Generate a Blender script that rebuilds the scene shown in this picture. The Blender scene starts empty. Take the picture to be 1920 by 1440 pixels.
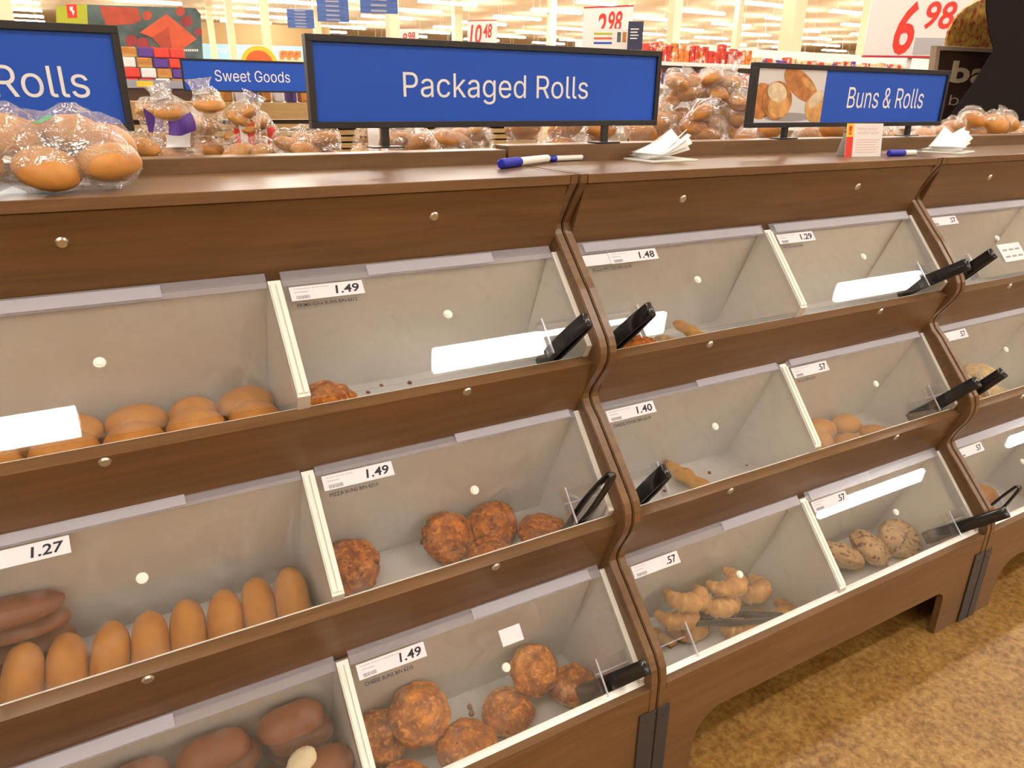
import bpy, bmesh, math, random
from mathutils import Vector, Matrix, noise, geometry
random.seed(7)
SC = bpy.context.scene
COL = SC.collection

# ------------------------------------------------------------------ camera
FPX, YAW, PITCH, ROLL = 1376.96, 0.5187, 0.3723, 0.0118
CAM = Vector((-0.872, -1.263, 1.445))
def _axes():
    cy, sy, cp, sp = math.cos(YAW), math.sin(YAW), math.cos(PITCH), math.sin(PITCH)
    f = Vector((sy*cp, cy*cp, -sp)); r = Vector((cy, -sy, 0)); u = r.cross(f)
    cr, sr = math.cos(ROLL), math.sin(ROLL)
    return r*cr + u*sr, -r*sr + u*cr, f
AR, AU, AF = _axes()
cam = bpy.data.cameras.new('camera'); camo = bpy.data.objects.new('camera', cam); COL.objects.link(camo)
cam.sensor_fit = 'HORIZONTAL'; cam.sensor_width = 36.0; cam.lens = FPX/1920*36
cam.clip_start = 0.02; cam.clip_end = 300
camo.matrix_world = Matrix(((AR.x, AU.x, -AF.x, CAM.x), (AR.y, AU.y, -AF.y, CAM.y), (AR.z, AU.z, -AF.z, CAM.z), (0, 0, 0, 1)))
SC.camera = camo
SC.view_settings.view_transform = 'Standard'; SC.view_settings.look = 'None'
SC.view_settings.gamma = 1.0; SC.view_settings.use_curve_mapping = False
SC.view_settings.exposure = 0.80
# ------------------------------------------------------------------ world: black, all light comes from the store's own strip lights
w = bpy.data.worlds.new('world'); SC.world = w; w.use_nodes = True
w.node_tree.nodes['Background'].inputs[0].default_value = (0, 0, 0, 1)
w.node_tree.nodes['Background'].inputs[1].default_value = 0.0
LIGHT_EMIT = 24.0
SC.cycles.max_bounces = 10; SC.cycles.transparent_max_bounces = 24
SC.cycles.diffuse_bounces = 4; SC.cycles.glossy_bounces = 4; SC.cycles.transmission_bounces = 4
SC.cycles.caustics_reflective = False; SC.cycles.caustics_refractive = False
SC.cycles.sample_clamp_indirect = 6.0

# pixel -> direction helpers (distance always comes from a plane that the thing touches)
def ray(u, v): return AR*((u-960)/FPX) - AU*((v-720)/FPX) + AF
def onx(u, v, x): d = ray(u, v); return CAM + d*((x-CAM.x)/d.x)
def ony(u, v, y): d = ray(u, v); return CAM + d*((y-CAM.y)/d.y)
def onz(u, v, z): d = ray(u, v); return CAM + d*((z-CAM.z)/d.z)
def ondist(u, v, dist):
    d = ray(u, v); return CAM + d*(dist/math.hypot(d.x, d.y))

# ------------------------------------------------------------------ materials
def new_mat(name):
    m = bpy.data.materials.new(name); m.use_nodes = True
    nt = m.node_tree; nt.nodes.clear(); o = nt.nodes.new('ShaderNodeOutputMaterial')
    return m, nt, o
def N(nt, kind, **kw):
    n = nt.nodes.new('ShaderNode' + kind)
    for k, v in kw.items(): setattr(n, k, v)
    return n
def S(node, **kw):
    for k, v in kw.items():
        k = k.replace('_', ' ')
        s = node.inputs[k]
        if isinstance(v, tuple) and len(v) == 3 and s.type == 'RGBA': v = (*v, 1)
        s.default_value = v
    return node
def ramp(nt, stops):
    r = N(nt, 'ValToRGB'); e = r.color_ramp.elements
    while len(e) > 1: e.remove(e[-1])
    e[0].position = stops[0][0]; e[0].color = (*stops[0][1], 1)
    for p, c in stops[1:]:
        x = e.new(p); x.color = (*c, 1)
    return r
def plain(name, col, rough=0.5, metal=0.0, spec=0.5, bump=0.0, bscale=60, var=0.0):
    m, nt, o = new_mat(name)
    b = S(N(nt, 'BsdfPrincipled'), Base_Color=col, Roughness=rough, Metallic=metal, Specular_IOR_Level=spec)
    if bump or var:
        tc = N(nt, 'TexCoord'); n = S(N(nt, 'TexNoise'), Scale=bscale, Detail=4.0)
        nt.links.new(tc.outputs['Object'], n.inputs['Vector'])
        if bump:
            bp = S(N(nt, 'Bump'), Strength=bump, Distance=0.004)
            nt.links.new(n.outputs[0], bp.inputs['Height']); nt.links.new(bp.outputs[0], b.inputs['Normal'])
        if var:
            r = ramp(nt, [(0.3, tuple(c*(1-var) for c in col)), (0.7, tuple(min(1, c*(1+var)) for c in col))])
            nt.links.new(n.outputs[0], r.inputs[0]); nt.links.new(r.outputs[0], b.inputs['Base Color'])
    nt.links.new(b.outputs[0], o.inputs[0]); return m
def emit(name, col, s):
    m, nt, o = new_mat(name); e = S(N(nt, 'Emission'), Color=col, Strength=s); nt.links.new(e.outputs[0], o.inputs[0]); return m
def wood(name, dark, light, rough=0.38, axis='x', sc=1.0):
    m, nt, o = new_mat(name)
    tc = N(nt, 'TexCoord'); mp = N(nt, 'Mapping')
    s = {'x': (2.2, 34, 34), 'z': (34, 34, 2.2)}[axis]
    mp.inputs['Scale'].default_value = tuple(q*sc for q in s)
    nt.links.new(tc.outputs['Object'], mp.inputs[0])
    n = S(N(nt, 'TexNoise'), Scale=1.6, Detail=6.0, Roughness=0.65, Distortion=0.6)
    n2 = S(N(nt, 'TexNoise'), Scale=3.0, Detail=2.0)
    nt.links.new(mp.outputs[0], n.inputs['Vector']); nt.links.new(tc.outputs['Object'], n2.inputs['Vector'])
    mx = S(N(nt, 'Math', operation='ADD')); mu = N(nt, 'Math', operation='MULTIPLY'); mu.inputs[1].default_value = 0.35
    nt.links.new(n2.outputs[0], mu.inputs[0]); nt.links.new(n.outputs[0], mx.inputs[0]); nt.links.new(mu.outputs[0], mx.inputs[1])
    r = ramp(nt, [(0.42, dark), (0.9, light)]); nt.links.new(mx.outputs[0], r.inputs[0])
    b = S(N(nt, 'BsdfPrincipled'), Roughness=rough, Specular_IOR_Level=0.45)
    nt.links.new(r.outputs[0], b.inputs['Base Color'])
    bp = S(N(nt, 'Bump'), Strength=0.06, Distance=0.002); nt.links.new(n.outputs[0], bp.inputs['Height']); nt.links.new(bp.outputs[0], b.inputs['Normal'])
    nt.links.new(b.outputs[0], o.inputs[0]); return m
def thin_fresnel(nt, ior):
    # reflectance of a thin sheet: the same from both sides (no total internal reflection, as nothing is refracted)
    g = N(nt, 'NewGeometry'); mr = S(N(nt, 'MapRange'), From_Min=0.0, From_Max=1.0, To_Min=ior, To_Max=1.0/ior)
    nt.links.new(g.outputs['Backfacing'], mr.inputs[0]); f = N(nt, 'Fresnel'); nt.links.new(mr.outputs[0], f.inputs['IOR']); return f
def acrylic(name, tint=(0.97, 0.97, 0.97), haze=0.03, hazecol=(0.8, 0.8, 0.85), rough=0.015, smudge=0.0, ior=1.49):
    m, nt, o = new_mat(name)
    t = S(N(nt, 'BsdfTransparent'), Color=tint); g = S(N(nt, 'BsdfGlossy'), Color=(1, 1, 1), Roughness=rough)
    f = thin_fresnel(nt, ior)
    mx = N(nt, 'MixShader'); nt.links.new(f.outputs[0], mx.inputs[0]); nt.links.new(t.outputs[0], mx.inputs[1]); nt.links.new(g.outputs[0], mx.inputs[2])
    d = S(N(nt, 'BsdfDiffuse'), Color=hazecol); m2 = N(nt, 'MixShader'); m2.inputs[0].default_value = haze
    nt.links.new(mx.outputs[0], m2.inputs[1]); nt.links.new(d.outputs[0], m2.inputs[2])
    if smudge:
        tc = N(nt, 'TexCoord'); n = S(N(nt, 'TexNoise'), Scale=14.0, Detail=5.0, Roughness=0.7, Distortion=1.5)
        nt.links.new(tc.outputs['Object'], n.inputs['Vector'])
        mr = S(N(nt, 'MapRange'), From_Min=0.5, From_Max=0.85, To_Min=haze, To_Max=haze+smudge)
        nt.links.new(n.outputs[0], mr.inputs[0]); nt.links.new(mr.outputs[0], m2.inputs[0])
    nt.links.new(m2.outputs[0], o.inputs[0]); return m
def film(name, haze=0.10, wr=0.55, scale=26):
    m, nt, o = new_mat(name)
    tc = N(nt, 'TexCoord'); n = S(N(nt, 'TexNoise'), Scale=scale, Detail=2.0, Roughness=0.5, Distortion=1.8)
    v = S(N(nt, 'TexVoronoi'), Scale=scale*1.3)
    nt.links.new(tc.outputs['Object'], n.inputs['Vector']); nt.links.new(n.outputs['Color'], v.inputs['Vector'])
    v.inputs['Scale'].default_value = 7.0
    ad = N(nt, 'Math', operation='ADD'); nt.links.new(n.outputs[0], ad.inputs[0]); nt.links.new(v.outputs['Distance'], ad.inputs[1])
    bp = S(N(nt, 'Bump'), Strength=wr, Distance=0.012); nt.links.new(ad.outputs[0], bp.inputs['Height'])
    t = S(N(nt, 'BsdfTransparent'), Color=(0.98, 0.98, 0.98)); g = S(N(nt, 'BsdfGlossy'), Color=(1, 1, 1), Roughness=0.10)
    f = thin_fresnel(nt, 1.62)
    nt.links.new(bp.outputs[0], g.inputs['Normal']); nt.links.new(bp.outputs[0], f.inputs['Normal'])
    mx = N(nt, 'MixShader'); nt.links.new(f.outputs[0], mx.inputs[0]); nt.links.new(t.outputs[0], mx.inputs[1]); nt.links.new(g.outputs[0], mx.inputs[2])
    d = S(N(nt, 'BsdfDiffuse'), Color=(0.92, 0.9, 0.88)); m2 = N(nt, 'MixShader'); m2.inputs[0].default_value = haze
    nt.links.new(mx.outputs[0], m2.inputs[1]); nt.links.new(d.outputs[0], m2.inputs[2])
    nt.links.new(m2.outputs[0], o.inputs[0]); return m
def bread(name, lo, hi, under, spot=None, scale=22, rough=0.55, zlo=0.006, zhi=0.028, bump=0.25, spotscale=60, spotmin=0.62, swirl=0.0, fleck=None):
    """crust colour by noise, pale dough low on the side (object Z), optional dark spots"""
    m, nt, o = new_mat(name)
    tc = N(nt, 'TexCoord'); oi = N(nt, 'ObjectInfo'); ad = N(nt, 'VectorMath', operation='ADD')
    sc = N(nt, 'VectorMath', operation='SCALE'); sc.inputs['Scale'].default_value = 7.0
    cb = N(nt, 'CombineXYZ'); nt.links.new(oi.outputs['Random'], cb.inputs[0]); nt.links.new(oi.outputs['Random'], cb.inputs[1])
    nt.links.new(cb.outputs[0], sc.inputs[0]); nt.links.new(tc.outputs['Object'], ad.inputs[0]); nt.links.new(sc.outputs[0], ad.inputs[1])
    n = S(N(nt, 'TexNoise'), Scale=scale, Detail=5.0, Roughness=0.6); nt.links.new(ad.outputs[0], n.inputs['Vector'])
    r = ramp(nt, [(0.32, lo), (0.68, hi)]); nt.links.new(n.outputs[0], r.inputs[0])
    colr = r.outputs[0]
    if spot:
        n2 = S(N(nt, 'TexNoise'), Scale=spotscale, Detail=3.0, Roughness=0.5); nt.links.new(ad.outputs[0], n2.inputs['Vector'])
        mr = S(N(nt, 'MapRange'), From_Min=spotmin, From_Max=spotmin+0.07); nt.links.new(n2.outputs[0], mr.inputs[0])
        mx = N(nt, 'MixRGB'); nt.links.new(mr.outputs[0], mx.inputs[0]); nt.links.new(colr, mx.inputs[1]); mx.inputs[2].default_value = (*spot, 1)
        colr = mx.outputs[0]
    sx = N(nt, 'SeparateXYZ'); nt.links.new(tc.outputs['Object'], sx.inputs[0])
    if fleck:      # small melted-cheese flecks
        n4 = S(N(nt, 'TexNoise'), Scale=95.0, Detail=2.0); nt.links.new(ad.outputs[0], n4.inputs['Vector'])
        m4 = S(N(nt, 'MapRange'), From_Min=0.52, From_Max=0.64, To_Max=0.75); nt.links.new(n4.outputs[0], m4.inputs[0])
        x4 = N(nt, 'MixRGB'); nt.links.new(m4.outputs[0], x4.inputs[0]); nt.links.new(colr, x4.inputs[1]); x4.inputs[2].default_value = (*fleck, 1); colr = x4.outputs[0]
    if swirl:      # browned ridge that spirals out from the middle
        at = N(nt, 'Math', operation='ARCTAN2'); nt.links.new(sx.outputs[1], at.inputs[0]); nt.links.new(sx.outputs[0], at.inputs[1])
        xy = N(nt, 'CombineXYZ'); nt.links.new(sx.outputs[0], xy.inputs[0]); nt.links.new(sx.outputs[1], xy.inputs[1])
        le = N(nt, 'VectorMath', operation='LENGTH'); nt.links.new(xy.outputs[0], le.inputs[0])
        ml = N(nt, 'Math', operation='MULTIPLY_ADD'); ml.inputs[1].default_value = 2*math.pi*1.6/0.058; nt.links.new(le.outputs['Value'], ml.inputs[0])
        ng = N(nt, 'Math', operation='MULTIPLY'); ng.inputs[1].default_value = -1.0; nt.links.new(at.outputs[0], ng.inputs[0]); nt.links.new(ng.outputs[0], ml.inputs[2])
        wv = N(nt, 'Math', operation='MULTIPLY_ADD'); wv.inputs[1].default_value = 5.0; nt.links.new(n.outputs[0], wv.inputs[0]); nt.links.new(ml.outputs[0], wv.inputs[2])
        sn = N(nt, 'Math', operation='SINE'); nt.links.new(wv.outputs[0], sn.inputs[0])
        m5 = S(N(nt, 'MapRange'), From_Min=-1.0, From_Max=-0.2, To_Min=swirl, To_Max=0.0); nt.links.new(sn.outputs[0], m5.inputs[0])
        x5 = N(nt, 'MixRGB'); nt.links.new(m5.outputs[0], x5.inputs[0]); nt.links.new(colr, x5.inputs[1]); x5.inputs[2].default_value = (*tuple(c*0.55 for c in lo), 1); colr = x5.outputs[0]
    nz = N(nt, 'Math', operation='MULTIPLY_ADD'); nz.inputs[1].default_value = 0.03; nt.links.new(n.outputs[0], nz.inputs[0]); nt.links.new(sx.outputs[2], nz.inputs[2])
    mz = S(N(nt, 'MapRange'), From_Min=zlo+0.015, From_Max=zhi+0.015); nt.links.new(nz.outputs[0], mz.inputs[0])
    m3 = N(nt, 'MixRGB'); nt.links.new(mz.outputs[0], m3.inputs[0]); m3.inputs[1].default_value = (*under, 1); nt.links.new(colr, m3.inputs[2])
    b = S(N(nt, 'BsdfPrincipled'), Roughness=rough, Specular_IOR_Level=0.35)
    nt.links.new(m3.outputs[0], b.inputs['Base Color'])
    if bump:
        bp = S(N(nt, 'Bump'), Strength=bump, Distance=0.006); nt.links.new(n.outputs[0], bp.inputs['Height']); nt.links.new(bp.outputs[0], b.inputs['Normal'])
    nt.links.new(b.outputs[0], o.inputs[0]); return m

M = {}
M['wood'] = wood('brown_laminate', (0.112, 0.058, 0.024), (0.190, 0.102, 0.045), rough=0.33)
M['wood_edge'] = M['lip'] = M['wood_top'] = M['rail'] = M['wood']      # the same laminate on every face of the cases
M['wood_pale'] = wood('oak_laminate', (0.30, 0.19, 0.075), (0.42, 0.28, 0.12), rough=0.45)
M['wood_dark'] = wood('dark_walnut', (0.05, 0.02, 0.012), (0.09, 0.04, 0.02), rough=0.45)
M['white'] = plain('white_melamine', (0.64, 0.63, 0.61), 0.33, var=0.02, bscale=5)
M['liner'] = M['white']
M['white_edge'] = plain('white_plastic_edge', (0.86, 0.87, 0.82), 0.3)
M['lid'] = acrylic('clear_acrylic_lid', tint=(0.985, 0.985, 0.985), haze=0.012, smudge=0.07)
M['acr'] = acrylic('clear_acrylic', tint=(0.96, 0.96, 0.96), haze=0.03)
M['hinge'] = acrylic('frosted_hinge', tint=(0.90, 0.90, 0.93), haze=0.20, hazecol=(0.66, 0.66, 0.76), rough=0.12)
M['hinge2'] = acrylic('milky_hinge', tint=(0.9, 0.9, 0.93), haze=0.38, hazecol=(0.74, 0.74, 0.84), rough=0.10)
M['metal'] = plain('screw_metal', (0.62, 0.60, 0.56), 0.3, 1.0)
M['plate'] = plain('dark_steel_plate', (0.055, 0.055, 0.065), 0.4, 0.3, bump=0.05)
M['black'] = plain('black_plastic', (0.008, 0.008, 0.010), 0.16, spec=0.6)
M['blackframe'] = plain('black_frame', (0.012, 0.012, 0.016), 0.4)
M['blue'] = plain('sign_blue', (0.014, 0.085, 0.52), 0.5, spec=0.3)
M['signwhite'] = plain('sign_white', (0.80, 0.80, 0.80), 0.5)
M['paper'] = plain('tag_paper', (0.80, 0.80, 0.87), 0.6)
M['paperwhite'] = plain('white_tissue', (0.90, 0.89, 0.87), 0.7, bump=0.1)
M['ink'] = plain('black_ink', (0.012, 0.012, 0.03), 0.6)
M['greyink'] = plain('grey_print', (0.30, 0.30, 0.36), 0.6)
M['red'] = plain('red_print', (0.75, 0.035, 0.02), 0.5)
M['darkred'] = plain('dark_red_trim', (0.50, 0.03, 0.06), 0.5)
M['yellow'] = plain('yellow_print', (0.85, 0.55, 0.03), 0.5)
M['penblue'] = plain('blue_pen', (0.01, 0.02, 0.42), 0.3)
M['film'] = film('bread_bag_film', haze=0.03, wr=0.85)
M['green'] = plain('green_print', (0.02, 0.22, 0.08), 0.5)
M['loaf'] = bread('brown_loaf_crust', (0.34, 0.115, 0.018), (0.58, 0.25, 0.05), (0.60, 0.34, 0.10), scale=14, bump=0.2, rough=0.45)
M['film2'] = film('crinkled_bag_film', haze=0.09, wr=1.0, scale=34)
M['pizza'] = bread('pizza_crust', (0.15, 0.030, 0.004), (0.58, 0.17, 0.014), (0.62, 0.32, 0.06), spot=(0.10, 0.014, 0.004), scale=34, bump=0.8, swirl=0.35, fleck=(0.70, 0.24, 0.02), spotmin=0.60)
M['cheese'] = bread('cheese_crust', (0.22, 0.048, 0.007), (0.68, 0.23, 0.022), (0.74, 0.52, 0.16), spot=(0.16, 0.026, 0.006), scale=30, bump=0.8, spotmin=0.66, zlo=0.010, zhi=0.032, swirl=0.42, fleck=(0.82, 0.34, 0.04))
M['gold'] = bread('golden_crust', (0.42, 0.165, 0.028), (0.56, 0.25, 0.05), (0.60, 0.35, 0.12), scale=16, bump=0.08, rough=0.4)
M['gold2'] = bread('tan_crust', (0.42, 0.165, 0.035), (0.58, 0.27, 0.065), (0.62, 0.38, 0.13), scale=18, bump=0.12, rough=0.45)
M['brown'] = bread('wholewheat_crust', (0.16, 0.05, 0.016), (0.23, 0.08, 0.028), (0.26, 0.11, 0.045), scale=16, bump=0.08, rough=0.4)
M['croissant'] = bread('croissant_crust', (0.36, 0.15, 0.035), (0.66, 0.36, 0.11), (0.66, 0.42, 0.16), scale=30, bump=0.3, rough=0.5)
M['seeded'] = bread('seeded_crust', (0.42, 0.24, 0.10), (0.62, 0.40, 0.19), (0.60, 0.45, 0.25), spot=(0.13, 0.05, 0.03), scale=30, bump=0.6, spotscale=75, spotmin=0.56)
M['crumble'] = bread('crumbly_crust', (0.40, 0.25, 0.10), (0.68, 0.48, 0.22), (0.6, 0.45, 0.25), scale=60, bump=0.9)
M['stick'] = bread('cheese_stick_crust', (0.40, 0.14, 0.02), (0.62, 0.29, 0.05), (0.60, 0.33, 0.08), spot=(0.22, 0.06, 0.012), scale=40, bump=0.6, spotscale=45, spotmin=0.58)
M['dough'] = plain('torn_dough', (0.75, 0.65, 0.42), 0.8, bump=0.4)
M['crumbm'] = plain('crumb_crust', (0.22, 0.07, 0.025), 0.8)
M['purple'] = plain('purple_label', (0.10, 0.04, 0.28), 0.4)
M['labelwhite'] = plain('label_white', (0.78, 0.76, 0.76), 0.4)
M['labelred'] = plain('label_red', (0.72, 0.05, 0.035), 0.4)
M['light'] = emit('fluorescent_lens', (1.0, 0.975, 0.93), LIGHT_EMIT)
M['housing'] = plain('light_housing', (0.75, 0.72, 0.66), 0.5)
M['cream'] = plain('cream_paint', (0.78, 0.68, 0.46), 0.7)
M['ceil'] = plain('tan_ceiling', (0.74, 0.60, 0.38), 0.9, bump=0.2, bscale=3, var=0.08)
M['wallc'] = plain('cream_wall', (0.74, 0.63, 0.42), 0.8)

# floor: speckled cork-look vinyl
def floor_mat():
    m, nt, o = new_mat('cork_vinyl')
    tc = N(nt, 'TexCoord')
    n = S(N(nt, 'TexNoise'), Scale=55.0, Detail=5.0, Roughness=0.68); n2 = S(N(nt, 'TexNoise'), Scale=9.0, Detail=3.0)
    v = S(N(nt, 'TexVoronoi'), Scale=75.0)
    for q in (n, n2, v): nt.links.new(tc.outputs['Object'], q.inputs['Vector'])
    r = ramp(nt, [(0.34, (0.15, 0.072, 0.017)), (0.5, (0.265, 0.142, 0.036)), (0.66, (0.38, 0.23, 0.072))])
    ad = N(nt, 'Math', operation='MULTIPLY_ADD'); ad.inputs[1].default_value = 0.35
    nt.links.new(n2.outputs[0], ad.inputs[0]); sb = N(nt, 'Math', operation='SUBTRACT'); sb.inputs[1].default_value = 0.17
    nt.links.new(n.outputs[0], sb.inputs[0]); nt.links.new(sb.outputs[0], ad.inputs[2]); nt.links.new(ad.outputs[0], r.inputs[0])
    mr = S(N(nt, 'MapRange'), From_Min=0.10, From_Max=0.16, To_Min=0.8, To_Max=0.0); nt.links.new(v.outputs['Distance'], mr.inputs[0])
    n3 = S(N(nt, 'TexNoise'), Scale=19.0); nt.links.new(tc.outputs['Object'], n3.inputs['Vector'])
    m3 = S(N(nt, 'MapRange'), From_Min=0.58, From_Max=0.66); nt.links.new(n3.outputs[0], m3.inputs[0])
    mm = N(nt, 'Math', operation='MULTIPLY'); nt.links.new(mr.outputs[0], mm.inputs[0]); nt.links.new(m3.outputs[0], mm.inputs[1])
    mx = N(nt, 'MixRGB'); nt.links.new(mm.outputs[0], mx.inputs[0]); nt.links.new(r.outputs[0], mx.inputs[1]); mx.inputs[2].default_value = (0.52, 0.33, 0.13, 1)
    b = S(N(nt, 'BsdfPrincipled'), Roughness=0.42, Specular_IOR_Level=0.4); nt.links.new(mx.outputs[0], b.inputs['Base Color'])
    nt.links.new(b.outputs[0], o.inputs[0]); return m
M['floor'] = floor_mat()

# ------------------------------------------------------------------ mesh helpers
def link(o, parent=None):
    COL.objects.link(o)
    if parent is not None: o.parent = parent
    return o
def tag(o, label, cat, group=None):
    o['label'] = label; o['category'] = cat
    if group: o['group'] = group
    return o
def empty(name, loc, label=None, cat=None, group=None, rz=0.0):
    o = bpy.data.objects.new(name, None); link(o); o.location = loc; o.rotation_euler = (0, 0, rz); o.empty_display_size = 0.05
    if label: tag(o, label, cat, group)
    return o
def mesh_obj(name, bm, mats, parent=None, smooth=False, loc=None, rot=None):
    me = bpy.data.meshes.new(name); bm.normal_update(); bm.to_mesh(me); bm.free()
    if not isinstance(mats, (list, tuple)): mats = [mats]
    for m in mats: me.materials.append(m)
    if smooth:
        for p in me.polygons: p.use_smooth = True
    o = bpy.data.objects.new(name, me); link(o, parent)
    if loc is not None: o.location = loc
    if rot is not None: o.rotation_euler = rot
    return o
def box(bm, x0, x1, y0, y1, z0, z1, mi=0, bev=0.0):
    vs = [bm.verts.new((x, y, z)) for x in (x0, x1) for y in (y0, y1) for z in (z0, z1)]
    fs = [bm.faces.new([vs[i] for i in f]) for f in ((0, 1, 3, 2), (4, 6, 7, 5), (0, 4, 5, 1), (2, 3, 7, 6), (0, 2, 6, 4), (1, 5, 7, 3))]
    for f in fs: f.material_index = mi
    if bev:
        es = list({e for f in fs for e in f.edges})
        r = bmesh.ops.bevel(bm, geom=es, offset=bev, segments=2, affect='EDGES', profile=0.5)
        for f in r['faces']: f.material_index = mi
    return vs
def boxm(name, b, mat, parent=None, bev=0.0, smooth=False):
    bm = bmesh.new(); box(bm, *b, bev=bev); return mesh_obj(name, bm, mat, parent, smooth)
def prism(bm, pts, fn, d0, d1, mi=0):
    """polygon pts (2D) extruded; fn(a,b,d)->xyz"""
    a = [bm.verts.new(fn(p[0], p[1], d0)) for p in pts]; b = [bm.verts.new(fn(p[0], p[1], d1)) for p in pts]
    n = len(pts); fs = [bm.faces.new(a), bm.faces.new(b[::-1])]
    for i in range(n): fs.append(bm.faces.new((a[i], b[i], b[(i+1) % n], a[(i+1) % n])))
    for f in fs: f.material_index = mi
    return fs
def prismx(name, pts_yz, x0, x1, mat, parent=None, bev=0.0):
    bm = bmesh.new(); prism(bm, pts_yz, lambda y, z, d: (d, y, z), x0, x1)
    bmesh.ops.recalc_face_normals(bm, faces=bm.faces)
    if bev: bmesh.ops.bevel(bm, geom=list(bm.edges), offset=bev, segments=1, affect='EDGES')
    return mesh_obj(name, bm, mat, parent)
def cyl(bm, c, axis, r, h, seg=16, mi=0, r2=None):
    axis = Vector(axis).normalized(); q = axis.to_track_quat('Z', 'Y'); c = Vector(c); r2 = r if r2 is None else r2
    a = []; b = []
    for i in range(seg):
        t = 2*math.pi*i/seg; d = Vector((math.cos(t), math.sin(t), 0))
        a.append(bm.verts.new(c + q @ (d*r))); b.append(bm.verts.new(c + q @ (d*r2 + Vector((0, 0, h)))))
    fs = [bm.faces.new(a[::-1]), bm.faces.new(b)]
    for i in range(seg): fs.append(bm.faces.new((a[i], a[(i+1) % seg], b[(i+1) % seg], b[i])))
    for f in fs: f.material_index = mi
def tube(bm, pts, rads, seg=10, mi=0, flat=1.0, cap=True):
    rings = []; n = len(pts); pts = [Vector(p) for p in pts]
    up = Vector((0, 0, 1))
    for i, p in enumerate(pts):
        t = (pts[min(i+1, n-1)] - pts[max(i-1, 0)]).normalized()
        s = t.cross(up); s = s.normalized() if s.length > 1e-4 else Vector((1, 0, 0)); v = s.cross(t)
        rings.append([bm.verts.new(p + (s*math.cos(2*math.pi*k/seg) + v*flat*math.sin(2*math.pi*k/seg))*rads[i]) for k in range(seg)])
    for i in range(n-1):
        for k in range(seg):
            f = bm.faces.new((rings[i][k], rings[i][(k+1) % seg], rings[i+1][(k+1) % seg], rings[i+1][k])); f.material_index = mi
    if cap:
        for r in (rings[0][::-1], rings[-1]): f = bm.faces.new(r); f.material_index = mi
_tc = {}
try:
    import os
    FONT = bpy.data.fonts.load(os.path.join(bpy.utils.system_resource('DATAFILES'), 'fonts', 'Inter.woff2'))   # ships with Blender
except Exception:
    FONT = None
def text_bm(bm, s, fn, x0, x1, z0, z1, mi, ext=0.0004, shear=0.0, bold=0.0, key=None):
    """letters fitted into the box [x0,x1]x[z0,z1] (z0 = baseline, z1 = cap height); fn(x,z,d)->xyz"""
    k = (s, shear, bold)
    if k not in _tc:
        cu = bpy.data.curves.new('letters', 'FONT'); cu.body = s; cu.size = 1; cu.shear = shear; cu.offset = bold; cu.resolution_u = 3
        ob = bpy.data.objects.new('letters', cu); COL.objects.link(ob)
        me = bpy.data.meshes.new_from_object(ob.evaluated_get(bpy.context.evaluated_depsgraph_get()))
        vs = [v.co.copy() for v in me.vertices]; fs = [tuple(p.vertices) for p in me.polygons]
        bpy.data.objects.remove(ob); bpy.data.curves.remove(cu); bpy.data.meshes.remove(me)
        _tc[k] = (vs, fs)
    vs, fs = _tc[k]
    ax = min(v.x for v in vs); bx = max(v.x for v in vs); H = 0.73
    nv = [bm.verts.new(fn(x0+(v.x-ax)/(bx-ax)*(x1-x0), z0+v.y/H*(z1-z0), ext)) for v in vs]
    for f in fs:
        try: q = bm.faces.new([nv[i] for i in f]); q.material_index = mi
        except ValueError: pass
_sc = {}
def sans(s):
    """triangles of a line of sans letters, outlines filled one by one (variable fonts overlap their strokes)"""
    if s in _sc: return _sc[s]
    cu = bpy.data.curves.new('letters', 'FONT'); cu.body = s; cu.size = 1
    if FONT: cu.font = FONT
    ob = bpy.data.objects.new('letters', cu); COL.objects.link(ob)
    cv = ob.to_curve(bpy.context.evaluated_depsgraph_get()); loops = []
    for sp in cv.splines:
        pts = []; bp = sp.bezier_points; n = len(bp)
        for i in range(n):
            a, b = bp[i], bp[(i+1) % n]
            for k in range(5):
                t = k/5; q = 1-t
                pts.append(a.co*q**3 + a.handle_right*3*q*q*t + b.handle_left*3*q*t*t + b.co*t**3)
        pts = [p for i, p in enumerate(pts) if (p-pts[i-1]).length > 1e-4]
        ar = sum(pts[i].x*pts[(i+1) % len(pts)].y-pts[(i+1) % len(pts)].x*pts[i].y for i in range(len(pts)))
        loops.append((ar, [Vector((p.x, p.y, 0)) for p in pts]))
    ob.to_curve_clear(); bpy.data.objects.remove(ob); bpy.data.curves.remove(cu)
    def wind(x, y):
        w_ = 0
        for _, l in loops:
            for i in range(len(l)):
                p, q = l[i-1], l[i]
                if (p.y > y) != (q.y > y) and x < (q.x-p.x)*(y-p.y)/(q.y-p.y)+p.x: w_ += 1 if q.y > p.y else -1
        return w_
    cv_, ce = [], []
    for _, l in loops:
        base = len(cv_); cv_ += [Vector((p.x, p.y)) for p in l]; ce += [(base+i, base+(i+1) % len(l)) for i in range(len(l))]
    ov, _e, of = geometry.delaunay_2d_cdt(cv_, ce, [], 0, 1e-6)[:3]
    vs = [Vector((v.x, v.y, 0)) for v in ov]
    fs = [tuple(f) for f in of if wind(sum(ov[i].x for i in f)/3, sum(ov[i].y for i in f)/3) != 0]
    _sc[s] = (vs, fs); return _sc[s]
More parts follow.
